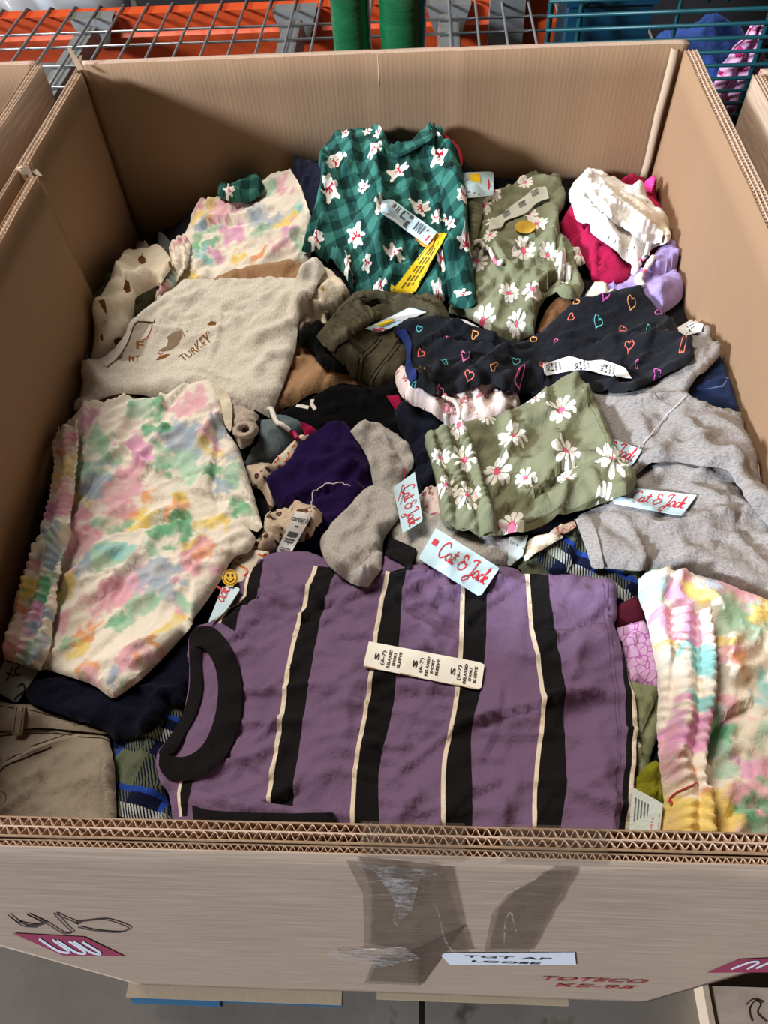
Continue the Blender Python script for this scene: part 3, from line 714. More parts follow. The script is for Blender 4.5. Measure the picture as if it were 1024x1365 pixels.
class Ctx: pass
def corners(pts, lim=52):
    """repeat outline points where the direction turns sharply, so that corners of hems stay crisp"""
    out = []; n = len(pts)
    for i, p in enumerate(pts):
        a = np.subtract(p, pts[i - 1]); b = np.subtract(pts[(i + 1) % n], p); out.append(p)
        la, lb = np.hypot(*a), np.hypot(*b)
        if la > 6 and lb > 6 and np.dot(a, b) / (la * lb) < math.cos(math.radians(lim)): out.append(p)
    return out
PUFF = 0.62
def cloth(name, outline, mats, parent=None, label=None, cat='clothing', group=None, puff=0.012, edge=0.003, lam=0.03, sig=0.03, gap=0.0015,
          wr=(0.004, 0.05, 0.0, 2.0), folds=(), gather=None, prints=(), dye=None, res=0.005, thick=0.0022, seed=0, uvrot=0.0, lift=None, sharp=False, curl=0.0, update=True, off=0.0, auto=1.0):
    """drape one piece of cloth, outlined in the photograph, over whatever lies below; outline is cast on the pile surface"""
    global H
    puff = puff * PUFF if puff > 0 else puff; lam = lam * 0.5
    wr = (wr[0] * 1.65,) + tuple(wr[1:])
    folds = [(f[0], f[1], f[2] * 1.25, f[3]) for f in folds]
    Zb = drape(sig, gap) + off
    outline = corners(outline)
    out = cr_curve(outline if not sharp else [p for p in outline for _ in (0, 1)], 4.0)
    poly = clampxy(hit(out[:, 0], out[:, 1], Zb + edge)); poly = resample(poly, res * 0.9)
    Zp = Zb + edge + puff * 0.8
    F_ = []
    for f in folds:
        kind, pts, amp, wd = f[:4]
        q = cr_curve(pts, 8, False); F_.append((kind, hit(q[:, 0], q[:, 1], Zp), amp, wd))
    amp0 = wr[0]
    if amp0 > 0.0025 and auto > 0:     # tension creases
        rg = np.random.default_rng(seed * 13 + 3); ar = 0.5 * abs(np.dot(poly[:, 0], np.roll(poly[:, 1], 1)) - np.dot(poly[:, 1], np.roll(poly[:, 0], 1)))
        lo, hi = poly.min(0), poly.max(0); nf = int(ar * 520 * auto) + 2; tries = 0; made = 0
        while made < nf and tries < nf * 20:
            tries += 1; c0 = rg.uniform(lo, hi)
            if not inside(c0[None], poly)[0]: continue
            an_ = wr[2] + rg.normal(0, 0.55); Ln = rg.uniform(0.035, 0.15) * min(1, math.sqrt(ar) * 4); cv_ = rg.normal(0, 5)
            t_ = np.linspace(-0.5, 0.5, 7) * Ln; aa = an_ + cv_ * t_; stp = np.stack([np.cos(aa), np.sin(aa)], 1) * (Ln / 6)
            L_ = c0 + np.cumsum(stp, 0) - stp.sum(0) / 2
            kd = 'r' if rg.random() < 0.62 else 's'
            F_.append((kd, L_, min(0.0115, amp0) * rg.uniform(0.35, 1.15) * (1 if kd == 'r' else 0.6), rg.uniform(0.004, 0.009) if kd == 'r' else rg.uniform(0.012, 0.03))); made += 1
    G_ = []
    for g in (gather or []):
        q = cr_curve(g[0], 8, False); G_.append((hit(q[:, 0], q[:, 1], Zp),) + tuple(g[1:]))
    def height(P):
        d = segdist(P, poly, True)[0]
        s = np.clip(d / lam, 0, 1); r = np.sqrt(np.clip(1 - (1 - s) ** 2, 0, 1))
        h = edge + puff * r
        amp, scl, ang, an = wr
        if amp > 0:
            c, s_ = math.cos(ang), math.sin(ang)
            x = P[:, 0] * c + P[:, 1] * s_; y = -P[:, 0] * s_ + P[:, 1] * c
            wx = 0.35 * scl * gn(x / scl, y / scl, seed + 40); wy = 0.35 * scl * gn(x / scl + 9, y / scl, seed + 41)
            u = (x + wx) / (scl * an); v = (y + wy) / scl
            n1 = gn(u, v, seed + 1); n2 = 1 - np.abs(gn(u * 1.3 + 5, v * 1.7, seed + 2)) * 2.2; n3 = 1 - np.abs(gn(u * 2.1, v * 3.3, seed + 3)) * 2.4
            msk = np.clip(0.5 + gn(x / scl * 0.6, y / scl * 0.6, seed + 4), 0, 1)
            h = h + amp * (0.35 + 0.25 * r + 0.4 * np.clip(d / 0.02, 0, 1)) * (0.7 * (n1 + 0.5) + msk * (0.6 * np.clip(n2, 0, 1) ** 2 + 0.45 * np.clip(n3, 0, 1) ** 2))
        if curl: h = h + curl * np.exp(-d / 0.012) * np.clip(gn(P[:, 0] * 18, P[:, 1] * 18, seed + 7) + 0.25, 0, 1)
        for kind, L, a, wd in F_:
            far = wd * 4 + 0.005; ii = np.where(((P >= L.min(0) - far) & (P <= L.max(0) + far)).all(1))[0]
            if not len(ii): continue
            dd, arc, side, tot = segdist(P[ii], L); e = np.clip(np.minimum(arc, tot - arc) / (0.22 * tot + 1e-6), 0, 1); e = e * e * (3 - 2 * e)
            if kind == 'r': h[ii] += a * e * (0.5 * np.exp(-(dd / wd) ** 2) + 0.5 * np.exp(-dd / (wd * 0.6)))
            elif kind == 's':   # step: left side of the line lies on top
                sd_ = dd * side; h[ii] += a * e * np.where(sd_ > 0, np.exp(-sd_ / wd), 0) * np.clip(sd_ / 0.0025, 0, 1) - a * 0.5 * e * np.where(sd_ <= 0, np.exp(sd_ / (wd * 0.35)), 0)
        for L, per, a, rows, half in G_:
            dd, arc, side, tot = segdist(P, L); v = dd * side / half
            ph = arc / per + 0.55 * gn(arc * 25, v * 1.5, seed + 11) + 0.15 * v
            rw = np.abs(np.cos(v * rows * math.pi / 2)) if rows else 1.0
            m_ = np.clip((1 - np.abs(v)) * 5, 0, 1)
            h = h + m_ * (a * (0.55 + 0.45 * np.sin(2 * math.pi * ph)) * (0.35 + 0.65 * rw) + (a * 1.5 * rw if rows else 0))
        return h
    # triangulate outline, printed shapes and interior points together
    x0, y0 = poly.min(0); x1, y1 = poly.max(0)
    gx = np.arange(x0, x1, res); gy = np.arange(y0, y1, res * 0.866)
    A, B = np.meshgrid(gx, gy, indexing='ij'); A = A + (np.arange(len(gy)) % 2) * res / 2
    rng = np.random.default_rng(seed + 5)
    I = np.stack([A.ravel(), B.ravel()], 1) + rng.uniform(-0.18, 0.18, (A.size, 2)) * res
    I = I[inside(I, poly)]
    I = I[segdist(I, poly, True)[0] > res * 0.55] if len(I) else I
    V2 = [poly]; faces = [list(range(len(poly)))]; fm = [0]; nb = len(poly)
    for pl, mi in prints:
        q = hit(np.asarray(pl)[:, 0], np.asarray(pl)[:, 1], Zp); q = clampxy(q)
        V2.append(q); faces.append(list(range(nb, nb + len(q)))); fm.append(mi); nb += len(q)
    V2.append(I)
    V2 = np.concatenate(V2)
    cv, ce, cf, ov, oe, of = delaunay_2d_cdt([Vector(p * 100) for p in V2], [], faces, 0, 1e-4, False)
    XY = np.array([(v.x, v.y) for v in cv]) / 100.0; tri = np.array([t for t in cf if len(t) == 3], int).reshape(-1, 3)
    cen = XY[tri].mean(1) if len(tri) else np.zeros((0, 2)); kp = inside(cen, poly); tri = tri[kp]; cen = cen[kp]; tm = np.zeros(len(tri), int)
    if not len(tri): print("EMPTY", name, label, len(poly)); return None
    for fc, mi in zip(faces[1:], fm[1:]):
        q = V2[fc]; lo, hi = q.min(0), q.max(0); ii = np.where(((cen >= lo) & (cen <= hi)).all(1))[0]
        if len(ii): ii = ii[inside(cen[ii], q)]; tm[ii] = mi
    used = np.unique(np.array(tri)); mp = -np.ones(len(XY), int); mp[used] = np.arange(len(used)); XY = XY[used]
    tri = mp[np.array(tri)]
    a_, b_, c_ = XY[tri[:, 0]], XY[tri[:, 1]], XY[tri[:, 2]]
    fl_ = ((b_ - a_)[:, 0] * (c_ - a_)[:, 1] - (b_ - a_)[:, 1] * (c_ - a_)[:, 0]) < 0
    tri[fl_] = tri[fl_][:, ::-1]
    Z = samp(Zb, XY[:, 0], XY[:, 1]) + height(XY)
    if lift is not None: Z = Z + lift(XY)
    c, s_ = math.cos(uvrot), math.sin(uvrot)
    uv = np.stack([XY[:, 0] * c + XY[:, 1] * s_, -XY[:, 0] * s_ + XY[:, 1] * c], 1)
    col = dye(XY, Zp) if dye else None
    o = mesh_obj(name, np.column_stack([XY, Z]), tri, mats, parent, True, tm, uv, col)
    md = o.modifiers.new('thickness', 'SOLIDIFY'); md.thickness = thick; md.offset = -1; md.use_even_offset = False
    me = o.data; ne = len(me.edges); ev = np.zeros(ne * 2, np.int32); me.edges.foreach_get('vertices', ev); ev = np.sort(ev.reshape(-1, 2), 1)
    te = np.sort(np.concatenate([tri[:, [0, 1]], tri[:, [1, 2]], tri[:, [2, 0]]]), 1); key = te[:, 0].astype(np.int64) * (len(XY) + 1) + te[:, 1]
    uk, ct = np.unique(key, return_counts=True); ek = ev[:, 0].astype(np.int64) * (len(XY) + 1) + ev[:, 1]
    bd = np.isin(ek, uk[ct == 1]); sa = me.attributes.new('sharp_edge', 'BOOLEAN', 'EDGE'); sa.data.foreach_set('value', bd)
    if label: props(o, label, cat, group)
    # raise the pile
    G = np.stack([GXX.ravel(), GYY.ravel()], 1)
    bx = (G[:, 0] >= x0) & (G[:, 0] <= x1) & (G[:, 1] >= y0) & (G[:, 1] <= y1)
    idx = np.where(bx)[0]; idx = idx[inside(G[idx], poly)]
    if update and len(idx):
        z = Zb.ravel()[idx] + height(G[idx])
        if lift is not None: z = z + lift(G[idx])
        hh = H.ravel().copy(); hh[idx] = np.maximum(hh[idx], z); H = hh.reshape(H.shape)
    r = Ctx(); r.o = o; r.Zb = Zb; r.height = height; r.poly = poly; r.Zp = Zp; r.lift = lift
    r.z = lambda P: samp(Zb, P[:, 0], P[:, 1]) + height(P) + (lift(P) if lift is not None else 0)
    return r

def thing(label, cat, px, name='garment', group=None):
    p = hit(np.array([px[0]]), np.array([px[1]]), H)[0]
    return empty(name, (float(p[0]), float(p[1]), float(samp(H, p[:1], p[1:])[0])), label, cat, group)

def decal(name, surf, polys, mat, parent, lift=0.0006):
    """flat print lying on a piece of cloth or a card: list of (verts px, faces)"""
    mb = MB()
    for V, F in polys:
        q = hit(V[:, 0], V[:, 1], surf.Zb + 0.004); z = surf.z(q) + lift
        mb.add(np.column_stack([q, z]), F)
    return mb.build(name, mat, parent)
def quad_map(quad, uvp):
    """unit square (u right, v down) to the pixel quad TL,TR,BR,BL"""
    q = np.asarray(quad, float); u = uvp[:, :1]; v = uvp[:, 1:]
    return q[0]*(1-u)*(1-v) + q[1]*u*(1-v) + q[2]*u*v + q[3]*(1-u)*v
def text_polys(body, quad, u0, u1, vc, h, bold=0.0):
    V, F = text_mesh(body, bold=bold)
    if len(V) == 0: return []
    lo, hi = V.min(0), V.max(0)
    uu = u0 + (V[:, 0] - lo[0]) / (hi[0] - lo[0]) * (u1 - u0); vv = vc - (V[:, 1] - (lo[1] + hi[1]) / 2) / max(1e-6, hi[1] - lo[1]) * h
    return [(quad_map(quad, np.stack([uu, vv], 1)), F)]
def bar(quad, u0, u1, v0, v1):
    return (quad_map(quad, np.array([(u0, v0), (u1, v0), (u1, v1), (u0, v1)])), [(0, 1, 2, 3)])
SCRIPT = [
 [(1.5,1.65),(1.25,2.0),(.85,2.02),(.38,1.6),(.15,1.0),(.2,.4),(.55,.03),(1.0,.1),(1.5,.5)],
 [(2.35,.85),(2.05,1.0),(1.7,.8),(1.6,.35),(1.8,.05),(2.1,.15),(2.35,.6),(2.4,.95),(2.35,.4),(2.5,.05),(2.8,.3),(3.05,.9),(3.15,1.7),(3.0,1.0),(2.95,.3),(3.1,.03),(3.45,.3)],
 [(2.7,1.22),(3.5,1.32)],
 [(5.3,1.55),(5.0,1.9),(4.6,1.8),(4.5,1.45),(4.8,1.15),(5.15,1.05),(4.65,.98),(4.3,.6),(4.4,.15),(4.8,0),(5.3,.2),(5.65,.8),(5.5,1.05),(5.25,.8)],
 [(6.3,1.7),(6.7,2.0),(7.45,2.0),(7.2,1.95),(7.1,1.0),(6.95,.0),(6.7,-.7),(6.3,-.9),(6.05,-.6),(6.4,-.2),(7.0,.1),(7.4,.4)],
 [(8.2,.85),(7.9,1.0),(7.55,.8),(7.45,.35),(7.65,.05),(7.95,.15),(8.2,.6),(8.25,.95),(8.2,.4),(8.35,.05),(8.55,.3)],
 [(9.2,.8),(8.95,1.0),(8.62,.75),(8.5,.3),(8.75,.03),(9.1,.2),(9.35,.8),(9.62,1.75),(9.5,2.05),(9.38,1.5),(9.35,0)],
 [(9.38,.5),(9.8,1.0),(9.98,.8),(9.5,.5),(9.85,.08),(10.25,.2)]]
def script_polys(quad, u0, u1, v0, v1, wd=0.2, strokes=SCRIPT):
    out = []
    for s in strokes:
        q = cr_curve(s, 0.12, False); R_ = ribbon(q, wd)
        uvp = np.stack([u0 + R_[:, 0] / 10.3 * (u1 - u0), v1 - (R_[:, 1] + 0.95) / 3.0 * (v1 - v0)], 1)
        out.append((quad_map(quad, uvp), strip_faces(len(q))))
    return out
M_TAG = plain('pale_blue_card', (196, 222, 230), 0.45); M_TAGW = plain('white_card', (236, 234, 230), 0.5); M_TAGRED = plain('tag_red', (206, 36, 48), 0.5)
M_YEL = plain('yellow_sticker', (250, 208, 30), 0.5); M_TAGGREY = plain('grey_card', (176, 186, 184), 0.5); M_CORD = fabric('white_cord', (236, 230, 222), var=0.1); M_PINK = plain('pink_tip', (240, 120, 150), 0.5)
M_STRING = plain('clear_string', (215, 200, 205), 0.3); M_REDSTR = plain('red_string', (200, 50, 60), 0.4); M_TAN = plain('tan_print', (196, 160, 92), 0.7)
def card(name, quad, mat, parent, lift=0.002, sig=0.035, bend=0.0, corners=None, thick=0.0007):
    return cloth(name, corners or quad, [mat], parent, puff=0.0, edge=lift, sig=sig, wr=(0, 1, 0, 1), res=0.008, thick=thick, sharp=True, cat=None,
                 lift=(None if not bend else (lambda P: bend * (0.5 + gn(P[:, 0] * 12, P[:, 1] * 12, 3)))))
def cord(name, pts, r, mat, parent, surf_lift=0.003, arch=0.0, n=6):
    q = cr_curve(pts, 3.0, False); P = hit(q[:, 0], q[:, 1], H + surf_lift); t = np.linspace(0, 1, len(q))
    z = samp(H, P[:, 0], P[:, 1]); z = np.convolve(np.pad(z, 3, mode='edge'), np.ones(7) / 7, 'valid') + surf_lift + arch * np.sin(math.pi * t)
    return MB().tube(list(np.column_stack([P, z])), r, n).build(name, mat, parent, True)
def strip_px(pts, wd): return ribbon(cr_curve(pts, 7, False), wd)
def daisy(cx, cy, r, rot=0.0, sq=1.0, n=10, seed=0):
    out = []; rg = random.Random(seed + int(cx * 7 + cy))
    for k in range(n):
        a = rot + 2 * math.pi * k / n + rg.uniform(-.1, .1); L = r * rg.uniform(0.85, 1.05); wd = r * 0.185
        pts = []
        for t, ww in ((.22, .25), (.5, .8), (.75, 1.0), (.92, .75), (1.0, .1), (.92, -.75), (.75, -1.0), (.5, -.8), (.22, -.25)):
            x = L * t; y = wd * ww; pts.append((cx + (x * math.cos(a) - y * math.sin(a)), cy + (x * math.sin(a) + y * math.cos(a)) * sq))
        out.append((np.array(pts), 1))
    c = [(cx + 0.2 * r * math.cos(t), cy + 0.2 * r * math.sin(t) * sq) for t in np.linspace(0, 2 * math.pi, 9)[:-1]]
    out.append((np.array(c), 2)); return out
def xf(pts, cx, cy, s, a): 
    P = np.asarray(pts, float) * s; c, n = math.cos(a), math.sin(a)
    return np.column_stack([cx + P[:, 0] * c - P[:, 1] * n, cy + P[:, 0] * n + P[:, 1] * c])
def heart(cx, cy, s, a, mi):
    t = np.linspace(0.25, 2 * math.pi - 0.02, 18); x = 16 * np.sin(t) ** 3 / 17; y = -(13 * np.cos(t) - 5 * np.cos(2*t) - 2 * np.cos(3*t) - np.cos(4*t)) / 17
    return [(ribbon(xf(np.stack([x, y], 1), cx, cy, s * 0.6, a), 1.1), mi)]
BEAR = [(-.14,-1.0),(-.26,-1.2),(-.48,-1.16),(-.54,-.94),(-.46,-.76),(-.5,-.55),(-.4,-.38),(-.62,-.36),(-.86,-.5),(-1.0,-.34),(-.92,-.1),(-.62,.04),(-.6,.3),(-.7,.55),(-.82,.82),(-.66,1.02),(-.4,.95),(-.2,.72),(.2,.72),(.4,.95),(.66,1.02),(.82,.82),(.7,.55),(.6,.3),(.62,.04),(.92,-.1),(1.0,-.34),(.86,-.5),(.62,-.36),(.4,-.38),(.5,-.55),(.46,-.76),(.54,-.94),(.48,-1.16),(.26,-1.2),(.14,-1.0)]
BOW = [(-.05,-.25),(-.4,-.42),(-.44,-.06),(-.08,-.14),(-.22,.2),(-.1,.24),(0,-.05),(.14,.26),(.24,.2),(.08,-.14),(.44,-.04),(.4,-.4),(.06,-.25)]
def bear(cx, cy, s, a, fx=1.0):
    B = [(x * fx * .95, y) for x, y in BEAR]; W = [(x * fx * .95, y) for x, y in BOW]
    return [(xf(B, cx, cy, s * 0.84, a), 1), (xf(W, cx, cy, s * 0.9, a), 2)]
def text_prints(body, quad, u0, u1, vc, h, mi, bold=0.0):
    out = []
    for V, F in text_polys(body, quad, u0, u1, vc, h, bold): out += [(V[list(f)], mi) for f in F]
    return out
def circle(cx, cy, r, sq=1.0, n=14): return np.array([(cx + r * math.cos(t), cy + r * sq * math.sin(t)) for t in np.linspace(0, 2 * math.pi, n + 1)[:-1]])
PAL = {'p': (238, 180, 192), 'g': (172, 210, 182), 'G': (122, 188, 146), 'b': (168, 184, 200), 'y': (244, 216, 126), 'o': (240, 166, 112), 'w': (244, 232, 214), 'm': (190, 224, 196), 'P': (232, 172, 208), 'c': (156, 212, 210)}
def tiedye(blobs, seed):
    B = [(np.array([[b[0], b[1]]], float), b[2], lin(PAL[b[3]])) for b in blobs]
    def fn(XY, Zp):
        col = np.tile(np.array(lin((246, 236, 220))), (len(XY), 1))
        wx = 0.017 * fbm(XY[:, 0] * 30, XY[:, 1] * 30, seed, 5); wy = 0.017 * fbm(XY[:, 0] * 30 + 7, XY[:, 1] * 30, seed + 1, 5)
        Q = XY + np.stack([wx, wy], 1)
        ed = fbm(XY[:, 0] * 70, XY[:, 1] * 70, seed + 9, 3); pt = fbm(XY[:, 0] * 45, XY[:, 1] * 45, seed + 19, 3)
        for k, (c, r, cc) in enumerate(B):
            w_ = hit(c[:, 0], c[:, 1], Zp)[0]; rm = r * 0.00128
            an = 0.6 + 0.8 * ((k * 37 % 11) / 11); th = (k * 53 % 17) / 17 * 3.14
            dx, dy = Q[:, 0] - w_[0], Q[:, 1] - w_[1]
            a = (dx * math.cos(th) + dy * math.sin(th)) / an ** 0.5; b = (-dx * math.sin(th) + dy * math.cos(th)) * an ** 0.5
            d = np.sqrt(a * a + b * b) / rm + 0.42 * ed
            f = np.clip((1.10 - d) / 0.34, 0, 1); f = f * f * (3 - 2 * f) * np.clip(0.86 + 0.35 * pt, 0.35, 1)
            col = col * (1 - f[:, None]) + np.array(cc) * f[:, None]
        return col
    return fn

# ------------------------------------------------------------------ the clothing pile, lowest pieces first
M_OLIVE = fabric('olive_jersey', (126, 127, 99)); M_PETAL = fabric('white_petal_print', (240, 234, 224), var=0.04); M_CENTRE = fabric('pink_flower_centre', (242, 104, 136), var=0.04)
M_DYE = fabric('tie_dye_jersey', (240, 230, 215), var=0.05, dye=True)
M_NAVY = fabric('navy_knit', (20, 22, 38)); M_BLACK = fabric('black_jersey', (7, 7, 9)); M_GREY = fabric('grey_heather', (186, 179, 171), kind='heather', c2=(154, 146, 139))
M_CREAM = fabric('cream_jersey', (236, 222, 198)); M_TANJ = fabric('tan_jersey', (172, 134, 100))

# everything deeper down in the gaps; their shade is painted as a dark colour
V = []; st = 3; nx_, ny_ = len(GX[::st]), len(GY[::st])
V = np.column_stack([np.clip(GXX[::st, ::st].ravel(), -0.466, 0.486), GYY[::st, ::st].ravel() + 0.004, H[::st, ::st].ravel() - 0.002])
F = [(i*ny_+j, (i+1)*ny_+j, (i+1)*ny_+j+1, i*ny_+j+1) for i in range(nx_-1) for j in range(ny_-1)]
o = mesh_obj('deep_clothing', V, F, fabric('gap_shade_cloth', (24, 22, 28), var=0.5), None, True, uv=V[:, :2]); props(o, 'crumpled clothing deep in the pile, gap shade put into its dark colour', 'clothing', kind='stuff')

def G(name, outline, mat, label, cat='clothing', **kw):
    return cloth(name, outline, mat if isinstance(mat, list) else [mat], None, label, cat, **kw)

# --- left back corner
G('folded_garment', [(98,383),(108,370),(130,367),(142,376),(150,352),(165,343),(185,348),(190,395),(218,376),(214,398),(182,424),(150,442),(118,455),(112,425),(102,402)],
  [M_OLIVE, M_PETAL, M_CENTRE], 'olive daisy print garment bunched against the left wall', puff=0.022, prints=daisy(131,374,9) , wr=(0.012,0.04,0.8,1.6), folds=[('r',[(108,380),(118,400),(120,430)],0.012,0.012)], seed=3)
G('folded_garment', [(211,322),(220,317),(232,328),(228,348),(213,340)], fabric('charcoal_fleece', (84, 86, 88)), 'small charcoal garment corner behind the cream top', puff=0.02, lam=0.012, seed=4)
G('folded_garment', [(180,340),(186,328),(196,328),(206,338),(192,350)], fabric('oatmeal_fleece', (176, 158, 140)), 'fuzzy oatmeal garment corner in the left back corner', puff=0.02, lam=0.012, seed=5)
# --- navy and red pieces behind the green pajamas
G('folded_garment', [(386,240),(392,224),(404,220),(430,222),(440,260),(430,300),(410,300),(402,262)], M_NAVY, 'navy garment folded between tie dye and green pajamas', puff=0.02, wr=(0.01,0.03,1.4,2), off=0.012, seed=6)
# --- tie dye at the back left
tA = thing('white pastel tie dye shorts at the back left, below the green pajamas', 'shorts', (300,330), 'tie_dye_shorts')
blA = [(268,282,14,'p'),(290,278,12,'y'),(305,275,9,'g'),(320,283,16,'b'),(300,292,18,'p'),(279,294,8,'o'),(268,297,12,'y'),(340,275,15,'p'),(372,232,10,'y'),(380,250,14,'p'),(360,262,13,'g'),(345,300,18,'b'),(310,316,18,'P'),(270,311,14,'b'),(285,311,11,'g'),(258,335,13,'G'),(264,325,8,'G'),(286,336,12,'G'),(272,348,15,'c'),(290,346,9,'P'),(255,374,11,'y'),(316,349,10,'y'),(352,318,17,'g'),(366,304,16,'b'),(386,302,13,'y'),(388,320,14,'P'),(372,340,12,'p'),(350,345,9,'o'),(330,330,14,'w'),(398,280,14,'c'),(400,335,14,'g'),(222,388,8,'p'),(232,372,8,'c')]
rA = cloth('body', [(205,403),(220,380),(231,357),(226,340),(231,326),(246,316),(252,302),(259,290),(270,276),(292,267),(330,262),(357,250),(362,238),(367,219),(378,221),(396,240),(408,270),(416,300),(414,352),(330,378),(255,394),(225,408)], [M_DYE], tA,
  puff=0.018, lam=0.05, res=0.0042, wr=(0.007,0.05,0.5,2.2), dye=tiedye(blA, 31), folds=[('s',[(252,322),(285,306),(315,302),(345,294),(380,284)],0.010,0.03),('r',[(300,350),(350,325),(400,310)],0.006,0.012),('r',[(250,370),(290,352),(330,345)],0.007,0.012)], seed=8)
cloth('waistband', [(207,402),(221,380),(231,357),(226,340),(231,326),(246,316),(254,324),(252,345),(249,362),(236,380),(224,398)], [M_DYE], tA, puff=0.008, lam=0.012, res=0.002, wr=(0.001,0.03,0,1), gather=[([(212,398),(230,372),(240,350),(236,332),(240,322)],0.010,0.005,2,0.016)], dye=tiedye([(246,322,9,'p'),(229,340,6,'p'),(215,395,9,'p'),(229,378,8,'c'),(240,350,8,'w')], 32), seed=9)
G('folded_garment', [(291,262),(295,255),(315,251),(346,244),(354,250),(346,262),(330,271),(301,268)], [fabric('green_gingham', (36, 84, 76), kind='gingham', c2=(58, 116, 104)), M_PETAL, fabric('red_bow_print', (190, 40, 60), var=0.04)],
  'green gingham sleeve end lying above the back tie dye shorts', puff=0.016, lam=0.015, prints=[(xf(BEAR,306,257,7,1.2),1),(xf(BOW,306,257,6,1.2),2)], seed=10)
# --- cream print top at the left
M_BROWN = fabric('brown_print', (118, 76, 36), var=0.05)
pr = [(circle(191,352,5),1),(circle(139,412,5),1),(circle(139,457,2.2,2.0),1),(circle(114,457,3,.5),1)]
pr += [(np.array([(165,387),(170,380),(176,386),(175,391),(169,392)]),1),(np.array([(152,456),(158,451),(162,450),(160,455),(154,460)]),1),(strip_px([(191,347),(193,343)],1.3),1),(strip_px([(142,416),(143,419)],1.3),1),(strip_px([(138,437),(145,435)],1.0),1),(strip_px([(139,442),(146,440)],1.0),1),(np.array([(224,350),(227,346),(228,351),(225,353)]),1)]
G('sleeve_top', [(98,480),(97,467),(110,456),(121,444),(121,427),(130,405),(141,388),(153,360),(160,346),(178,338),(203,331),(214,328),(223,338),(232,355),(214,380),(196,394),(180,403),(178,428),(178,445),(150,470),(130,484),(112,484)], [M_CREAM, M_BROWN],
  'cream long sleeved top with small brown prints at the left wall', 'shirt', puff=0.022, lam=0.035, prints=pr, auto=0.5, wr=(0.004,0.05,1.0,2.4), folds=[('s',[(152,356),(172,385),(180,404)],0.010,0.03),('r',[(150,400),(150,440),(130,470)],0.007,0.02),('r',[(160,350),(190,345),(215,345)],0.006,0.015)], seed=12)
# --- right back: magenta, lavender, cream, brown
rM = G('folded_garment', [(815,260),(829,252),(856,251),(877,243),(884,249),(904,257),(907,270),(897,300),(880,330),(852,376),(820,389),(787,381),(779,362),(757,326),(745,313),(747,300),(760,284),(790,276)], fabric('magenta_jersey', (168, 26, 70)),
  'dark magenta garment crumpled under the cream drawstring shorts', puff=0.03, lam=0.03, wr=(0.009,0.04,1.0,1.6), folds=[('r',[(775,320),(785,345),(790,375)],0.011,0.010),('r',[(795,320),(805,350),(830,365)],0.012,0.010),('r',[(760,300),(775,300),(785,310)],0.012,0.012),('r',[(830,258),(860,268),(890,262)],0.008,0.014),('s',[(895,262),(870,262),(858,280)],0.012,0.02)], seed=14)
G('folded_garment', [(855,256),(860,248),(877,241),(884,248),(872,257)], fabric('bright_pink', (220, 70, 150)), 'bright pink garment edge above the magenta one', puff=0.010, lam=0.01, seed=15, off=0.004)
G('folded_garment', [(798,396),(823,386),(859,362),(866,350),(880,335),(893,322),(906,308),(917,321),(925,343),(926,372),(906,402),(881,422),(860,415),(835,412)], fabric('lavender_jersey', (168, 150, 206)),
  'lavender garment with ribbed band against the right wall', puff=0.026, lam=0.03, wr=(0.010,0.05,0.8,2), folds=[('s',[(858,372),(885,366),(902,352),(925,350)],0.014,0.025),('r',[(850,400),(880,385),(915,372)],0.012,0.018),('r',[(895,325),(905,345),(898,358)],0.010,0.012)], seed=16)
G('folded_garment', [(770,412),(785,388),(800,381),(812,384),(820,394),(800,410),(780,420)], fabric('ecru_jersey', (226, 206, 186)), 'ecru garment corner peeping out above the black heart leggings', puff=0.018, lam=0.015, wr=(0.008,0.02,1,2), seed=17)
G('folded_garment', [(712,446),(722,425),(738,403),(755,400),(770,412),(750,432),(728,446)], fabric('brown_jersey', (112, 76, 50)), 'brown garment in the gap under the back daisy shorts', puff=0.012, lam=0.015, seed=18)
# --- back olive daisy shorts
tJ = thing('olive daisy print shorts at the back right, beside the green pajamas', 'shorts', (690,350), 'daisy_shorts')
pr = []
for k, (x, y, r) in enumerate([(696,345,18),(714,309,16),(702,291,15),(699,251,11),(729,350,14),(772,341,11),(749,370,15),(677,402,16),(707,405,14),(643,427,18),(688,437,14),(636,355,15),(645,285,12),(657,270,11),(658,311,13),(652,330,10)]): pr += daisy(x, y, r, k * 0.37, 0.92)
rJ = cloth('body', [(598,418),(600,300),(618,248),(642,257),(662,262),(687,250),(708,240),(714,230),(722,227),(735,233),(746,240),(750,255),(755,265),(752,276),(743,290),(748,310),(760,332),(775,340),(780,352),(766,360),(773,368),(779,383),(770,402),(754,400),(740,396),(725,407),(716,425),(712,448),(682,459),(668,455),(648,440),(620,423)], [M_OLIVE, M_PETAL, M_CENTRE], tJ,
  puff=0.022, lam=0.035, sig=0.04, prints=pr, wr=(0.008,0.06,0.9,2), res=0.0048, folds=[('s',[(742,350),(738,330),(744,300),(748,270)],0.014,0.03),('s',[(715,402),(735,380),(772,368)],0.020,0.02),('r',[(660,345),(690,320),(700,290)],0.010,0.018),('r',[(650,360),(690,370),(740,360)],0.010,0.02),('r',[(700,440),(706,410),(700,380)],0.008,0.014),('r',[(640,300),(660,330),(665,370)],0.008,0.015)], seed=20)
cloth('waistband', [(619,250),(634,255),(644,258),(642,290),(634,325),(625,345),(610,340),(612,290)], [M_OLIVE], tJ, puff=0.006, lam=0.012, wr=(0,1,0,1), gather=[([(631,255),(630,290),(620,340)],0.009,0.0045,1,0.014)], res=0.002, seed=21)
q = [(651,302),(728,249),(731,264),(667,302)]
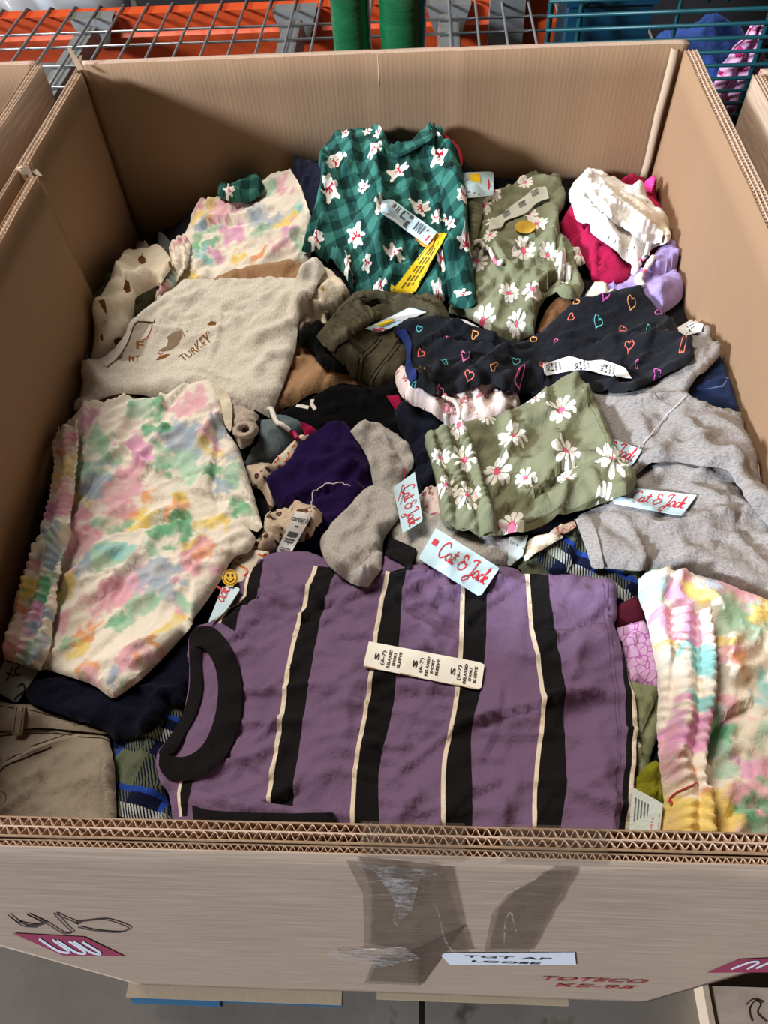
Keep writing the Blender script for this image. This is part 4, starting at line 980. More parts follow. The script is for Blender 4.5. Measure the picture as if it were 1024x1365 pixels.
rs = cloth('size_sticker', [(651,306),(655,293),(668,286),(682,274),(700,261),(712,251),(728,248),(732,264),(716,270),(700,284),(674,294),(668,303)], [plain('clear_sticker', (206, 208, 190), 0.4)], tJ, puff=0, edge=0.002, sig=0.012, wr=(0,1,0,1), res=0.006, thick=0.0006)
for k, (x, y) in enumerate([(713,258),(696,273),(675,286)]):
    qq = [(x-7,y-3),(x+5,y-9),(x+8,y-1),(x-4,y+5)]; decal('lettering', rs, [bar(qq,.1,.9,.05,.2),bar(qq,.1,.8,.32,.42),bar(qq,.1,.9,.55,.63),bar(qq,.1,.85,.75,.83)], M_GREYINK, rs.o)
cloth('round_sticker', circle(700,302,14,0.62,18)[:].tolist(), [fabric('gold_sticker', (206, 164, 62), var=0.05)], tJ, puff=0, edge=0.002, sig=0.012, wr=(0,1,0,1), res=0.006, thick=0.0006)
cord('drawstring', [(630,326),(642,325),(652,333),(658,345)], 0.0036, M_CORD, tJ, 0.006); cord('cord_tip', [(656,342),(663,351)], 0.0032, M_PINK, tJ, 0.006); cord('tassel', [(663,351),(667,353),(669,346)], 0.004, M_CORD, tJ, 0.006)
qt = [(617,230),(658,228),(658,260),(622,264)]
rt = card('hang_tag', qt, M_TAG, tJ, 0.004); decal('yellow_patch', rt, [bar(qt,.22,.55,.08,.95)], M_YEL, rt.o); decal('lettering', rt, [bar(qt,.06,.16,.3,.8),bar(qt,.28,.34,.2,.85),bar(qt,.42,.48,.15,.9)], M_GREYINK, rt.o); decal('red_lettering', rt, [bar(qt,.8,.85,.35,.75)], M_TAGRED, rt.o)
qt = [(598,424),(622,428),(646,440),(640,450)]
rt = card('hang_tag', qt, M_TAGW, tJ, 0.002, corners=[(597,424),(620,426),(646,440),(643,449),(600,436)]); decal('red_lettering', rt, text_polys('just one', [(600,429),(640,438),(640,447),(600,436)],.05,.62,.3,.5), M_TAGRED, rt.o)
# --- green pajamas with bears
tB = thing('green gingham pajamas with white bears and red bows at the back', 'pajamas', (520,300), 'bear_pajamas')
MG = [fabric('green_gingham'  , (36, 84, 76)), M_PETAL, fabric('red_bow_print', (190, 40, 60))]
G('folded_garment', [(585,186),(598,187),(616,205),(616,222),(596,222)], fabric('red_jersey', (196, 24, 36)), 'red garment edge behind the shoulder of the green pajamas', puff=0.012, lam=0.012, off=0.01, seed=22)
pr = []
for x, y, s, a in [(585,220,16,.25),(530,242,15,1.2),(450,227,15,-2.2),(501,217,14,3.3),(486,260,11,-.5),(442,266,17,-.35),(475,320,17,2.9),(511,299,15,.1),(526,350,15,2.3),(559,284,15,1.3),(581,300,10,.2),(597,299,10,-.3),(616,263,12,.2),(620,330,14,2.7),(591,362,12,-.5),(584,394,13,2.8),(616,397,13,1.5),(422,327,11,1.3),(461,186,8,0),(490,183,7,1.0),(581,186,7,1.1),(505,190,8,.6),(490,364,9,.3),(466,370,9,-.3),(461,345,9,2.5),(507,392,10,1.3)]: pr += bear(x, y, s, a, 0.9)
rB = cloth('body', [(425,220),(433,207),(450,188),(460,180),(482,180),(507,181),(516,190),(522,206),(532,206),(550,197),(570,184),(580,176),(592,189),(612,209),(616,235),(622,270),(624,307),(628,340),(610,356),(600,385),(597,402),(575,408),(530,412),(490,404),(470,397),(460,378),(437,352),(402,336),(410,310),(422,270),(429,238)], MG, tB,
  puff=0.030, lam=0.03, sig=0.05, prints=pr, uvrot=0.3, wr=(0.008,0.055,1.3,2.2), res=0.0048, folds=[('r',[(510,188),(500,250),(505,330),(495,390)],0.012,0.015),('r',[(545,210),(548,260),(540,330)],0.009,0.02),('r',[(468,185),(470,215),(455,250)],0.012,0.014),('s',[(472,395),(468,365),(455,345),(430,342)],0.022,0.02),('s',[(588,400),(586,350),(588,310),(585,270),(588,235)],0.006,0.02),('r',[(590,200),(600,240),(602,290)],0.010,0.02)], seed=24)
cloth('sleeve', [(590,235),(604,228),(616,240),(622,270),(624,307),(630,357),(635,402),(625,410),(605,409),(598,400),(594,360),(590,330),(597,300),(588,270)], MG, tB, puff=0.014, lam=0.018, sig=0.02, uvrot=0.3, prints=[p for x, y, s, a in [(617,263,12,.2),(620,330,14,2.7),(600,300,10,-.3),(616,397,13,1.5)] for p in bear(x, y, s, a, .9)], wr=(0.005,0.04,1.4,2), seed=25)
cloth('neckband', strip_px([(511,184),(519,203),(530,207),(550,198),(570,186),(580,178)], 5).tolist(), [MG[0]], tB, puff=0.003, lam=0.006, edge=0.002, sig=0.01, wr=(0,1,0,1), res=0.004, uvrot=0.3, seed=26)
cloth('cuff', [(597,398),(630,392),(635,403),(625,411),(604,410)], [MG[0]], tB, puff=0.006, lam=0.01, edge=0.002, sig=0.01, wr=(0,1,0,1), res=0.004, uvrot=0.7, seed=27)
qs = [(583,310),(596,311),(552,392),(520,391)]
rs = card('yellow_sticker', qs, M_YEL, tB, 0.002, 0.02)
decal('lettering', rs, [bar(qs,.06,.10,.04,.96),bar(qs,.90,.94,.04,.96)] + [p for k, u in enumerate((.26,.44,.62)) for p in [(quad_map(qs, np.array([(u,v0),(u+.09,v0),(u+.09,v1),(u,v1)])), [(0,1,2,3)]) for v0, v1 in [(.08+.02*k,.20),(.22,.36),(.385,.50),(.525,.66),(.685,.78),(.80,.90-.03*k)]]], plain('sticker_ink', (116, 98, 30), 0.6), rs.o)
qt = [(522,265),(583,309),(569,327),(508,283)]
card('card_back', [(548,310),(580,314),(576,330),(562,328)], plain('amber_card', (214, 150, 40), 0.5), tB, 0.002)
rt = card('hang_tag', qt, M_TAG, tB, 0.004, 0.05, corners=[(508,274),(510,267),(522,265),(583,309),(569,327),(508,283)])
decal('white_patch', rt, [bar(qt,.06,.56,.04,.98)], M_TAGW, rt.o, 0.0005)
decal('lettering', rt, [bar(qt,.10,.14,.1,.9),bar(qt,.18,.20,.1,.55),bar(qt,.22,.24,.1,.7),bar(qt,.30,.42,.12,.6),bar(qt,.45,.52,.1,.3),bar(qt,.45,.52,.5,.9)] + [bar(qt,.62+.05*k,.64+.05*k,.15,.75) for k in range(4)], M_GREYINK, rt.o, 0.0009)
decal('red_lettering', rt, [bar(qt,.84,.87,.2,.7),bar(qt,.92,.95,.45,.85)], M_TAGRED, rt.o, 0.0009)
# --- cream drawstring shorts
tW = thing('cream speckled drawstring shorts by the right back corner', 'shorts', (820,290), 'drawstring_shorts')
M_WH = fabric('cream_speckle', (232, 224, 214), kind='speckle', c2=(96, 92, 96))
cloth('body', [(758,258),(763,248),(787,227),(793,228),(812,245),(851,264),(875,283),(888,297),(895,313),(890,324),(873,330),(860,342),(848,356),(836,350),(812,333),(787,314),(786,305),(768,294),(761,272)], [M_WH], tW, puff=0.036, lam=0.05, sig=0.07, wr=(0.003,0.05,-0.6,2), auto=0.5, folds=[('r',[(775,280),(805,305),(840,335)],0.005,0.02)], res=0.005, seed=30)
cloth('waist_back', [(790,230),(812,246),(851,265),(875,284),(888,298),(894,312),(884,314),(862,300),(830,274),(805,252)], [fabric('cream_inside_shade', (206, 190, 168))], tW, puff=0.004, lam=0.01, sig=0.02, wr=(0.001,.03,0,1), seed=29)  # shade inside the waist is put into a darker cream
cloth('waistband', [(770,246),(784,231),(793,232),(812,254),(845,282),(884,314),(880,328),(862,326),(840,314),(812,290),(786,266)], [fabric('cream_rib', (238, 234, 228))], tW, puff=0.014, lam=0.012, sig=0.05, wr=(0,1,0,1), gather=[([(780,240),(815,267),(850,295),(880,318)],0.0095,0.003,2,0.024)], res=0.002, seed=31)
for pts, tip, tas in [([(857,322),(863,330),(862,340),(855,346)],[(860,341),(852,348)],[(852,349),(846,352),(846,362)]),([(868,330),(872,336),(867,350),(860,360)],[(863,356),(856,364)],[(856,365),(850,372),(856,382)])]:
    cord('drawstring', pts, 0.0042, M_CORD, tW, 0.008); cord('cord_tip', tip, 0.0036, M_PINK, tW, 0.008); cord('tassel', tas, 0.006, M_CORD, tW, 0.006, n=7)
# --- middle left: tan, cream, black, grey turkey shirt
G('folded_garment', [(285,373),(320,362),(365,354),(407,352),(408,380),(402,455),(410,455),(419,470),(425,485),(455,497),(490,510),(502,519),(462,513),(440,518),(410,533),(367,553),(330,532),(300,420)], M_TANJ, 'tan brown garment spreading out from under the grey turkey shirt', puff=0.012, sig=0.06, lam=0.03, wr=(0.006,0.07,0.4,2), folds=[('r',[(390,540),(430,500),(470,508)],0.006,0.014),('r',[(320,372),(360,362),(400,362)],0.006,0.01)], seed=34)
tF = thing('cream top with gold prints and a rolled cuff beside the olive jeans', 'shirt', (430,400), 'cream_top')
cloth('body', [(397,442),(396,418),(404,380),(425,364),(448,370),(460,382),(468,396),(456,412),(440,426),(420,434),(408,442)], [M_CREAM, M_TAN], tF, puff=0.026, lam=0.025, wr=(0.008,0.03,1.0,1.8), prints=[(circle(430,399,4,.5),1),(circle(460,396,4,.5),1)], folds=[('r',[(420,410),(432,395),(445,380)],0.01,0.012),('s',[(404,432),(412,420),(440,420)],0.014,0.02)], seed=35)
cord('cuff', [(400,440),(399,426),(406,418),(420,418),(436,423)], 0.006, M_CREAM, tF, 0.004, n=10)
G('folded_garment', [(397,449),(412,436),(430,433),(455,460),(490,506),(455,500),(427,488),(418,470),(400,464)], M_BLACK, 'black garment tucked under the waist of the olive jeans', puff=0.014, lam=0.02, wr=(0.01,0.03,0.7,2), seed=36)
G('folded_garment', [(128,545),(138,528),(160,526),(184,530),(186,542),(150,552)], M_TANJ, 'tan garment scrap below the left sleeve of the grey turkey shirt', puff=0.006, lam=0.015, seed=37)
G('folded_garment', [(92,556),(96,546),(108,543),(128,541),(132,552),(112,568),(98,568)], [M_CREAM, M_BROWN], 'cream neckline with brown label print near the left wall', puff=0.010, lam=0.01, prints=[(strip_px([(106,556),(112,551),(118,550),(126,546)],3),1)], seed=38)
tG = thing('pale grey heather turkey shirt spread out at the left', 'shirt', (250,450), 'turkey_shirt')
M_OAT = fabric('oatmeal_heather', (226, 218, 204), kind='heather', c2=(198, 187, 171))
M_TURK = fabric('turkey_print', (132, 88, 40), var=0.06); M_TURK2 = fabric('turkey_body_print', (150, 128, 106), var=0.06)
pr = [(np.array([(211,470),(216,466),(223,463),(225,455),(222,452),(232,449),(246,446),(246,455),(238,463),(228,468),(218,470)]),2),(np.array([(209,485),(214,478),(222,474),(229,475),(224,481),(214,484)]),1),(strip_px([(211,472),(215,475),(218,472)],1.6),3),(np.array([(278,440),(284,437),(291,437),(290,441),(282,442)]),1),(strip_px([(246,450),(249,457)],1.2),1),(strip_px([(250,451),(253,447)],1.2),1)]
pr += text_prints("TURKEY'", [(237,479),(279,447),(287,460),(246,489)], 0.02, 1.0, 0.5, 0.9, 1, 0.015) + text_prints('F', [(182,455),(192,455),(192,467),(182,467)], 0, 1, 0.5, .9, 1, 0.02) + text_prints('MY', [(173,477),(188,475),(188,485),(173,486)], 0, 1, 0.5, 1.0, 1, 0.02)
pr = [(np.array([(175,433),(183,428),(204,429),(200,445),(196,458),(188,478),(166,486),(155,484),(168,460)]),4),(np.array([(199,438),(204,429),(203,440),(194,453),(188,453)]),5),(strip_px([(204,429),(203,440),(195,452),(190,454)],1.6),3)] + pr
rG = cloth('body', [(82,490),(80,482),(95,477),(112,477),(130,483),(150,470),(172,438),(182,424),(208,404),(230,386),(250,376),(305,374),(360,373),(398,373),(408,356),(418,347),(430,352),(434,362),(424,378),(417,396),(404,420),(398,433),(394,468),(384,498),(372,530),(361,559),(355,556),(330,545),(300,532),(270,525),(223,534),(170,528),(145,530),(115,540),(98,548),(93,535),(100,510),(96,500)], [M_OAT, M_TURK, M_TURK2, fabric('red_print_cloth', (176, 50, 44), var=0.05), fabric('inner_oatmeal', (184, 170, 154)), fabric('label_white', (240, 232, 220), var=0.03)], tG,
  puff=0.014, lam=0.028, sig=0.06, prints=pr, uvrot=0.5, wr=(0.004,0.06,0.35,2.6), folds=[('s',[(335,424),(285,426),(255,434),(225,440)],0.008,0.03),('r',[(120,510),(180,520),(230,515),(300,505)],0.008,0.018),('r',[(300,425),(350,405),(400,385)],0.006,0.015),('r',[(215,415),(240,430),(270,420)],0.006,0.01),('s',[(100,500),(130,515),(142,525)],0.008,0.025),('r',[(330,470),(360,430),(390,400)],0.005,0.02),('r',[(102,488),(128,500),(140,520)],0.01,0.012)], res=0.0048, seed=40, auto=0.6)
cloth('neckband', strip_px([(205,426),(182,425),(174,434),(168,452),(156,472),(140,486)], 6).tolist(), [M_OAT], tG, puff=0.002, lam=0.006, edge=0.001, sig=0.004, wr=(0,1,0,1), res=0.004, uvrot=0.5, seed=42, thick=0.001)
# --- olive jeans
tO = thing('dark olive jeans with gathered elastic waist in the middle of the pile', 'jeans', (490,460), 'olive_jeans')
M_OJ = fabric('olive_denim', (72, 66, 49), kind='denim', c2=(104, 98, 76)); M_ST = fabric('dark_stitch', (26, 22, 15), var=0.05)
pr = [(strip_px(p, 1.8), 1) for p in [[(446,470),(470,452),(500,432)],[(470,494),(490,472),(506,456)],[(475,496),(495,474),(510,458)],[(492,506),(512,486),(530,462)],[(497,508),(517,488),(534,466)],[(436,455),(445,463)]]]
cloth('body', [(422,449),(440,428),(460,406),(475,394),(495,389),(520,390),(555,394),(582,398),(597,415),(602,434),(565,452),(548,482),(538,511),(502,520),(485,508),(455,486),(440,470)], [M_OJ, M_ST], tO, puff=0.026, lam=0.03, sig=0.05, prints=pr, auto=0.4, wr=(0.004,0.04,0.7,2), folds=[('s',[(520,402),(500,412),(470,430),(446,470)],0.006,0.03),('r',[(455,485),(480,455),(520,430)],0.006,0.015),('s',[(600,428),(575,412),(545,402),(515,398)],0.012,0.02)], seed=44)
cloth('waistband', [(422,449),(440,428),(460,406),(475,394),(495,389),(512,391),(520,402),(500,400),(484,408),(505,418),(512,424),(490,436),(466,452),(444,470),(430,462)], [M_OJ, M_ST], tO, puff=0.010, lam=0.014, sig=0.015, wr=(0.002,0.02,1,1), gather=[([(434,460),(458,436),(480,420),(500,410)],0.011,0.0045,0,0.03)], res=0.0025, prints=[(strip_px([(436,434),(462,410),(490,398)],1.0),1)], seed=45)
qt = [(487,438),(547,409),(569,416),(507,443)]
rt = card('hang_tag', qt, M_TAG, tO, 0.003, 0.05); decal('white_patch', rt, [bar(qt,.52,.98,.04,.96)], M_TAGW, rt.o, .0005); decal('yellow_patch', rt, [bar(qt,.16,.50,.12,.46)], M_YEL, rt.o, .0005)
decal('lettering', rt, [bar(qt,.58,.62,.1,.9),bar(qt,.66,.68,.1,.8),bar(qt,.72,.86,.15,.75),bar(qt,.18,.46,.55,.62)], M_GREYINK, rt.o, .0009); decal('red_lettering', rt, [bar(qt,.04,.09,.3,.9),bar(qt,.12,.16,.55,.95)], M_TAGRED, rt.o, .0009)
# --- right side: denim, romper
G('folded_garment', [(900,532),(934,500),(960,462),(985,462),(992,510),(1000,560),(972,556),(930,548)], [fabric('blue_denim', (20, 30, 56), kind='denim', c2=(38, 54, 92)), fabric('denim_stitch', (96, 108, 140), var=.05)], 'dark blue denim garment by the right wall under grey shorts', puff=0.016, lam=0.02, prints=[(strip_px([(938,522),(962,518),(966,512)],1.6),1),(strip_px([(966,508),(985,502)],1.6),1)], seed=48)
# --- pieces of the middle hollow
G('folded_garment', [(365,553),(412,533),(450,514),(500,518),(548,500),(556,540),(548,585),(510,602),(470,582),(420,588),(395,572)], [M_BLACK, M_PETAL], 'black garment with white print in the hollow of the pile', puff=0.012, lam=0.03, prints=[(strip_px([(395,541),(403,543),(412,546)],5),1),(strip_px([(417,534),(416,541),(421,549)],5),1)], wr=(0.006,0.05,0,2), seed=50)
G('folded_garment', [(515,528),(532,528),(538,546),(530,552)], fabric('magenta_jersey', (168, 26, 70)), 'small magenta corner between black cloth and pink floral garment', puff=0.006, lam=0.01, seed=51)
G('folded_garment', [(325,620),(345,590),(345,562),(388,559),(406,568),(400,590),(368,620),(342,626)], fabric('slate_denim', (92, 104, 108), kind='denim', c2=(120, 134, 138)), 'slate blue denim garment under the corner of the turkey shirt', puff=0.014, lam=0.025, wr=(0.008,0.04,0.5,2), folds=[('r',[(350,580),(375,580),(395,575)],.006,.01)], seed=52)
G('folded_garment', [(401,564),(413,567),(430,582),(408,588)], fabric('magenta_jersey', (168, 26, 70)), 'magenta corner beside the dark purple garment', puff=0.008, lam=0.01, seed=53)
tX = thing('cream garment with orange squiggle print above the leopard one', 'clothing', (390,605), 'orange_print_garment')
cloth('body', [(362,619),(382,598),(402,579),(415,586),(400,603),(394,616),(378,628),(364,625)], [M_CREAM, fabric('orange_print', (226, 104, 40), var=.05), M_CENTRE], tX, puff=0.010, lam=0.012, prints=[(strip_px(p, 2.2), m_) for p, m_ in [([(366,618),(372,613),(370,607)],1),([(380,618),(386,610),(384,604)],1),([(390,598),(394,594)],1),([(395,590),(402,587)],2),([(372,621),(378,623)],1)]], seed=54)
cord('drawstring', [(360,551),(372,562),(387,575)], 0.0042, M_CORD, tX, 0.008); cord('cord_tip', [(386,574),(397,584)], 0.0042, plain('magenta_tip', (200, 40, 100), .5), tX, 0.008)
# leopard garment
tL = thing('beige leopard spot garment with ruffled cuff and white tag', 'clothing', (390,690), 'leopard_garment')
M_LEO = fabric('leopard_jersey', (206, 184, 160), kind='leopard', c2=(70, 52, 44))
cloth('body', [(328,623),(345,618),(378,624),(366,640),(370,670),(362,680),(354,690),(350,712),(330,737),(345,742),(368,738),(366,700),(352,660),(336,648)], [M_LEO], tL, puff=0.012, lam=0.02, wr=(0.012,0.03,1,1.6), seed=55)
tP = G('folded_garment', [(355,642),(385,622),(394,602),(412,585),(435,575),(460,566),(470,578),(485,597),(495,617),(502,637),(500,660),(470,692),(440,722),(432,740),(405,734),(395,705),(370,678),(362,660)], fabric('dark_purple', (32, 13, 62)), 'dark purple garment bunched in the middle of the pile', puff=0.034, lam=0.035, sig=0.03, wr=(0.010,0.06,0.5,2), folds=[('r',[(400,640),(440,628),(480,640)],0.012,0.014),('r',[(440,650),(465,640),(490,625)],0.014,0.010),('r',[(420,600),(450,610),(490,612)],0.010,0.016),('s',[(370,676),(420,668),(460,655)],0.012,0.02),('r',[(455,700),(475,670),(490,655)],0.010,0.012)], seed=56)
cloth('cuff', [(352,712),(354,694),(372,682),(400,677),(418,677),(431,688),(429,706),(412,721),(390,730),(366,741),(340,737)], [M_LEO], tL, puff=0.020, lam=0.022, sig=0.02, wr=(0.010,0.025,0.3,1.6), folds=[('r',[(415,684),(424,700),(412,718)],0.010,0.008),('r',[(385,690),(395,705),(385,725)],0.008,0.008)], gather=[([(420,682),(428,695),(415,715)],0.006,0.003,0,0.012)], seed=57)
qt = [(394,681),(417,685),(386,741),(368,736)]
rt = card('hang_tag', qt, M_TAGW, tL, 0.004, 0.05)
decal('lettering', rt, text_polys("carter's", [(391,686),(415,690),(409,699),(387,694)],0.02,.98,.5,.9,.02) + [bar(qt,.38,.62,.33,.37),bar(qt,.2,.8,.48,.60),bar(qt,.15,.85,.64,.67),bar(qt,.15,.8,.70,.73),bar(qt,.42,.55,.76,.80),bar(qt,.15,.85,.86,.88),bar(qt,.15,.75,.91,.93)], M_GREYINK, rt.o, .0008)
cord('tag_string', [(414,680),(420,664),(438,652),(467,647)], 0.0009, M_STRING, tL, 0.006, 0.012, 5)
# knitted cuff roll by the tie dye hem
tK = thing('cream knitted garment with rolled tube cuff in the hollow', 'knitwear', (328,585), 'knit_garment')
M_KN = fabric('cream_knit', (204, 186, 172), kind='rib')
cloth('body', [(303,545),(320,538),(346,556),(342,570),(338,590),(322,602),(312,580)], [M_KN], tK, puff=0.016, lam=0.016, wr=(0.010,0.02,0.5,1.5), seed=58)
p = hit(np.array([332.]), np.array([588.]), H)[0]; zc = float(samp(H, p[:1], p[1:])[0]) + 0.012
vv = []; nu, nv = 28, 14
for i in range(nu):
    a = 2 * math.pi * i / nu
    for j in range(nv):
        b = 2 * math.pi * j / nv; R_ = 0.0125 + 0.0065 * math.cos(b) * (1 + 0.12 * math.sin(9 * a)); vv.append((p[0] + R_ * math.cos(a), p[1] + R_ * math.sin(a) * 0.95 - 0.010 * math.sin(b), zc + 0.013 * math.sin(b) + 0.001 * math.sin(14 * a)))
mesh_obj('rolled_cuff', vv, [(i*nv+j, ((i+1) % nu)*nv+j, ((i+1) % nu)*nv+(j+1) % nv, i*nv+(j+1) % nv) for i in range(nu) for j in range(nv)], M_KN, tK, True, uv=np.array(vv)[:, :2])
# navy knit and pink floral
G('folded_garment', [(526,552),(540,545),(562,547),(590,560),(590,600),(586,630),(586,648),(560,666),(545,642),(552,618),(540,592),(530,572)], fabric('indigo_knit', (26, 29, 42), kind='heather', c2=(14, 15, 24)), 'dark indigo knit garment wedged left of the front daisy shorts', puff=0.024, lam=0.025, wr=(0.010,0.035,0.4,1.6), folds=[('s',[(545,632),(560,618),(580,620)],.012,.02),('r',[(540,570),(560,580),(585,575)],.01,.012)], seed=60)
tU = thing('cream and pink floral garment with drawstring under the black leggings', 'clothing', (600,535), 'floral_garment')
M_FLO = fabric('pink_floral', (234, 212, 204), kind='floral', c2=(166, 104, 108))
cloth('body', [(527,508),(528,495),(535,489),(547,500),(560,515),(600,512),(640,512),(680,522),(693,540),(690,556),(650,575),(612,582),(587,563),(550,544),(536,531)], [M_FLO], tU, puff=0.026, lam=0.025, wr=(0.009,0.03,1.2,2.4), folds=[('r',[(545,512),(565,535),(590,552)],.010,.012),('r',[(625,520),(640,540),(648,560)],.012,.008),('r',[(655,525),(668,540),(670,560)],.010,.008),('r',[(612,530),(620,550),(618,570)],.008,.008)], seed=61)
cloth('ruffle', [(558,664),(570,655),(586,648),(600,660),(600,700),(580,703),(566,690)], [M_FLO], tU, puff=0.010, lam=0.010, wr=(0.012,0.014,1.2,3), seed=62)
cord('drawstring', [(590,530),(606,535),(612,552),(606,568),(598,566),(594,548)], 0.0035, M_CORD, tU, 0.006); cord('cord_tip', [(590,523),(599,532)], 0.0034, M_PINK, tU, 0.008); cord('cord_tip', [(596,540),(597,550)], 0.0034, M_PINK, tU, 0.010)
# grey heather pieces
G('folded_garment', [(467,577),(480,567),(520,576),(542,592),(552,617),(541,636),(530,668),(548,684),(520,694),(500,655),(490,612)], M_GREY, 'grey heather garment folded right of the dark purple one', puff=0.018, lam=0.025, wr=(0.007,0.05,1.2,2), folds=[('r',[(490,580),(515,600),(520,650)],.008,.012),('s',[(545,630),(520,600),(515,578)],.006,.02)], seed=64)
G('folded_garment', [(515,712),(540,690),(575,688),(620,712),(690,722),(704,750),(640,764),(560,770),(535,745)], M_GREY, 'grey heather garment under the front pale blue tag', puff=0.020, lam=0.03, wr=(0.007,0.05,0.2,2), seed=65)

# --- left and front lower pieces
G('folded_garment', [(68,652),(50,672),(38,697),(28,722),(32,750),(44,768),(60,735),(80,690)], M_NAVY, 'navy garment squeezed between left wall and tie dye waistband', puff=0.02, lam=0.02, seed=70)
tQ = thing('sheet of paper with black marker writing in the front left corner', 'paper', (20,905), 'paper_sheet')
qt = [(4,880),(52,893),(22,938),(-30,905)]
rt = card('sheet', qt, M_TAGGREY, tQ, 0.004, 0.05)
decal('lettering', rt, [(ribbon(cr_curve(s, 2, False), 2.2), strip_faces(len(cr_curve(s, 2, False)))) for s in [[(9,908),(17,890)],[(8,897),(20,902)],[(27,889),(21,893),(22,900),(28,899)],[(24,916),(31,912),(33,921),(22,930),(20,934)]]], M_INK, rt.o, .001)
G('flannel_shirt', [(148,985),(203,968),(222,934),(256,938),(244,975),(226,1010),(224,1060),(244,1125),(148,1125)], fabric('blue_plaid', (60, 70, 80), kind='plaid', rot=0.25), 'navy green plaid flannel shirt at the front left, beside khaki jeans', 'shirt', puff=0.012, lam=0.02, wr=(0.006,0.06,1.3,2), folds=[('r',[(180,1000),(190,1050),(180,1110)],.006,.014)], seed=72)
tH = thing('faded khaki jeans with dark stitching in the front left corner', 'jeans', (80,1040), 'khaki_jeans')
M_KJ = fabric('khaki_denim', (136, 124, 108), kind='denim', c2=(160, 148, 130)); M_KS = fabric('khaki_stitch', (34, 27, 20), var=.05); M_KS2 = fabric('khaki_seam', (166, 152, 132), var=.05)
pr = [(strip_px(p, wd), mi) for p, wd, mi in [([(0,979),(60,976),(146,982)],1.7,1),([(0,985),(60,982),(146,987)],1.7,1),([(-10,1040),(30,1018),(70,998),(108,982)],2.5,2),([(-10,1036),(30,1014),(70,994),(104,979)],1.6,1),([(-10,1045),(30,1023),(74,1001)],1.6,1),([(24,943),(18,976)],1.6,1),([(34,946),(28,977)],1.6,1),([(0,1058),(14,1062),(14,1078),(0,1076)],1.2,1)]]
cloth('body', [(-60,925),(0,936),(22,940),(47,945),(87,957),(144,971),(148,990),(154,1025),(157,1135),(-60,1130)], [M_KJ, M_KS, M_KS2], tH, puff=0.022, lam=0.02, sig=0.05, prints=pr, wr=(0.006,0.07,0.3,2), folds=[('r',[(-10,1040),(40,1014),(104,980)],.006,.006),('r',[(10,1000),(20,1040),(10,1090)],.006,.016)], seed=73)
cloth('waistband', [(-50,927),(0,936),(22,940),(47,945),(87,957),(144,971),(146,979),(60,971),(0,974),(-50,965)], [M_KJ, M_KS, M_KS2], tH, puff=0.004, lam=0.01, edge=0.002, sig=0.012, prints=[(strip_px([(0,942),(47,950),(100,964),(142,976)],1.5),1)], wr=(0.002,.03,0,1), res=0.005, seed=74)
cloth('belt_loop', [(20,938),(34,940),(30,980),(15,980)], [M_KJ, M_KS], tH, puff=0.003, lam=0.005, edge=0.0025, sig=0.01, wr=(0,1,0,1), res=0.005, prints=[(strip_px([(23,942),(18,978)],1),1),(strip_px([(31,943),(27,978)],1),1)], seed=75)
G('folded_garment', [(36,928),(44,915),(62,908),(125,903),(200,878),(256,856),(270,900),(244,945),(226,938),(206,975),(154,989),(137,973),(94,959),(46,941)], fabric('deep_navy', (9, 10, 28)), 'deep navy garment under the hem of the front tie dye shorts', puff=0.022, lam=0.025, wr=(0.008,0.06,0.3,2), folds=[('r',[(80,930),(140,950),(200,930)],.008,.02)], seed=76)
# --- plaid and others on the right under the romper
G('flannel_shirt', [(688,754),(730,722),(767,690),(790,725),(852,762),(862,800),(850,832),(812,838),(760,800),(700,790)], fabric('blue_plaid_right', (60, 70, 80), kind='plaid', rot=0.75), 'blue green plaid flannel shirt between purple shirt and grey romper', 'shirt', puff=0.014, lam=0.025, wr=(0.008,0.05,0.7,2), folds=[('s',[(745,780),(765,740),(772,705)],.010,.02)], seed=78)
G('folded_garment', [(815,838),(822,810),(850,795),(866,830),(850,838)], fabric('maroon_jersey', (78, 20, 34)), 'dark maroon corner above the pink print garment', puff=0.004, lam=0.01, seed=79)
G('folded_garment', [(694,735),(712,716),(740,712),(752,716),(720,735),(700,750)], M_CREAM, 'white garment edge under the front daisy shorts', puff=0.006, lam=0.01, seed=80)
G('folded_garment', [(732,712),(745,702),(766,694),(768,702),(752,712)], [fabric('white_red_print', (232, 214, 200), kind='scribble', c2=(206, 70, 40))], 'white and red print garment edge under the front daisy shorts', puff=0.006, lam=0.008, off=0.004, seed=81)
qt = [(679,716),(704,713),(696,742),(676,757)]
tS = thing('grey card swing tag lettered Soft beside plaid flannel', 'tag', (690,735), 'swing_tag')
rt = card('card', qt, M_TAGGREY, tS, 0.006, 0.05); decal('lettering', rt, text_polys('Soft & silky', [(680,720),(702,730),(700,738),(678,728)], 0.02, .95, .5, .7) + text_polys('Smooth', [(676,742),(690,748),(688,754),(675,749)], 0, .9, .5, .7), M_INK, rt.o, .001)
G('folded_garment', [(822,838),(840,832),(858,829),(874,858),(880,935),(862,922),(845,916),(836,915),(832,880)], fabric('pink_scribble', (214, 172, 206), kind='scribble', c2=(178, 96, 164)), 'pink garment with purple line print beside the purple shirt hem', puff=0.014, lam=0.018, wr=(0.010,0.025,1.2,2), seed=82)
G('folded_garment', [(836,912),(876,915),(880,965),(866,1012),(866,1042),(845,1048),(838,1000)], [fabric('sage_jersey', (134, 138, 104)), M_PETAL], 'sage green garment in the gap right of the purple shirt', puff=0.010, lam=0.016, prints=[(circle(848,995,6,1.2),1)], wr=(0.008,0.03,1.2,2), folds=[('s',[(846,985),(866,950),(872,920)],.010,.02)], seed=83)
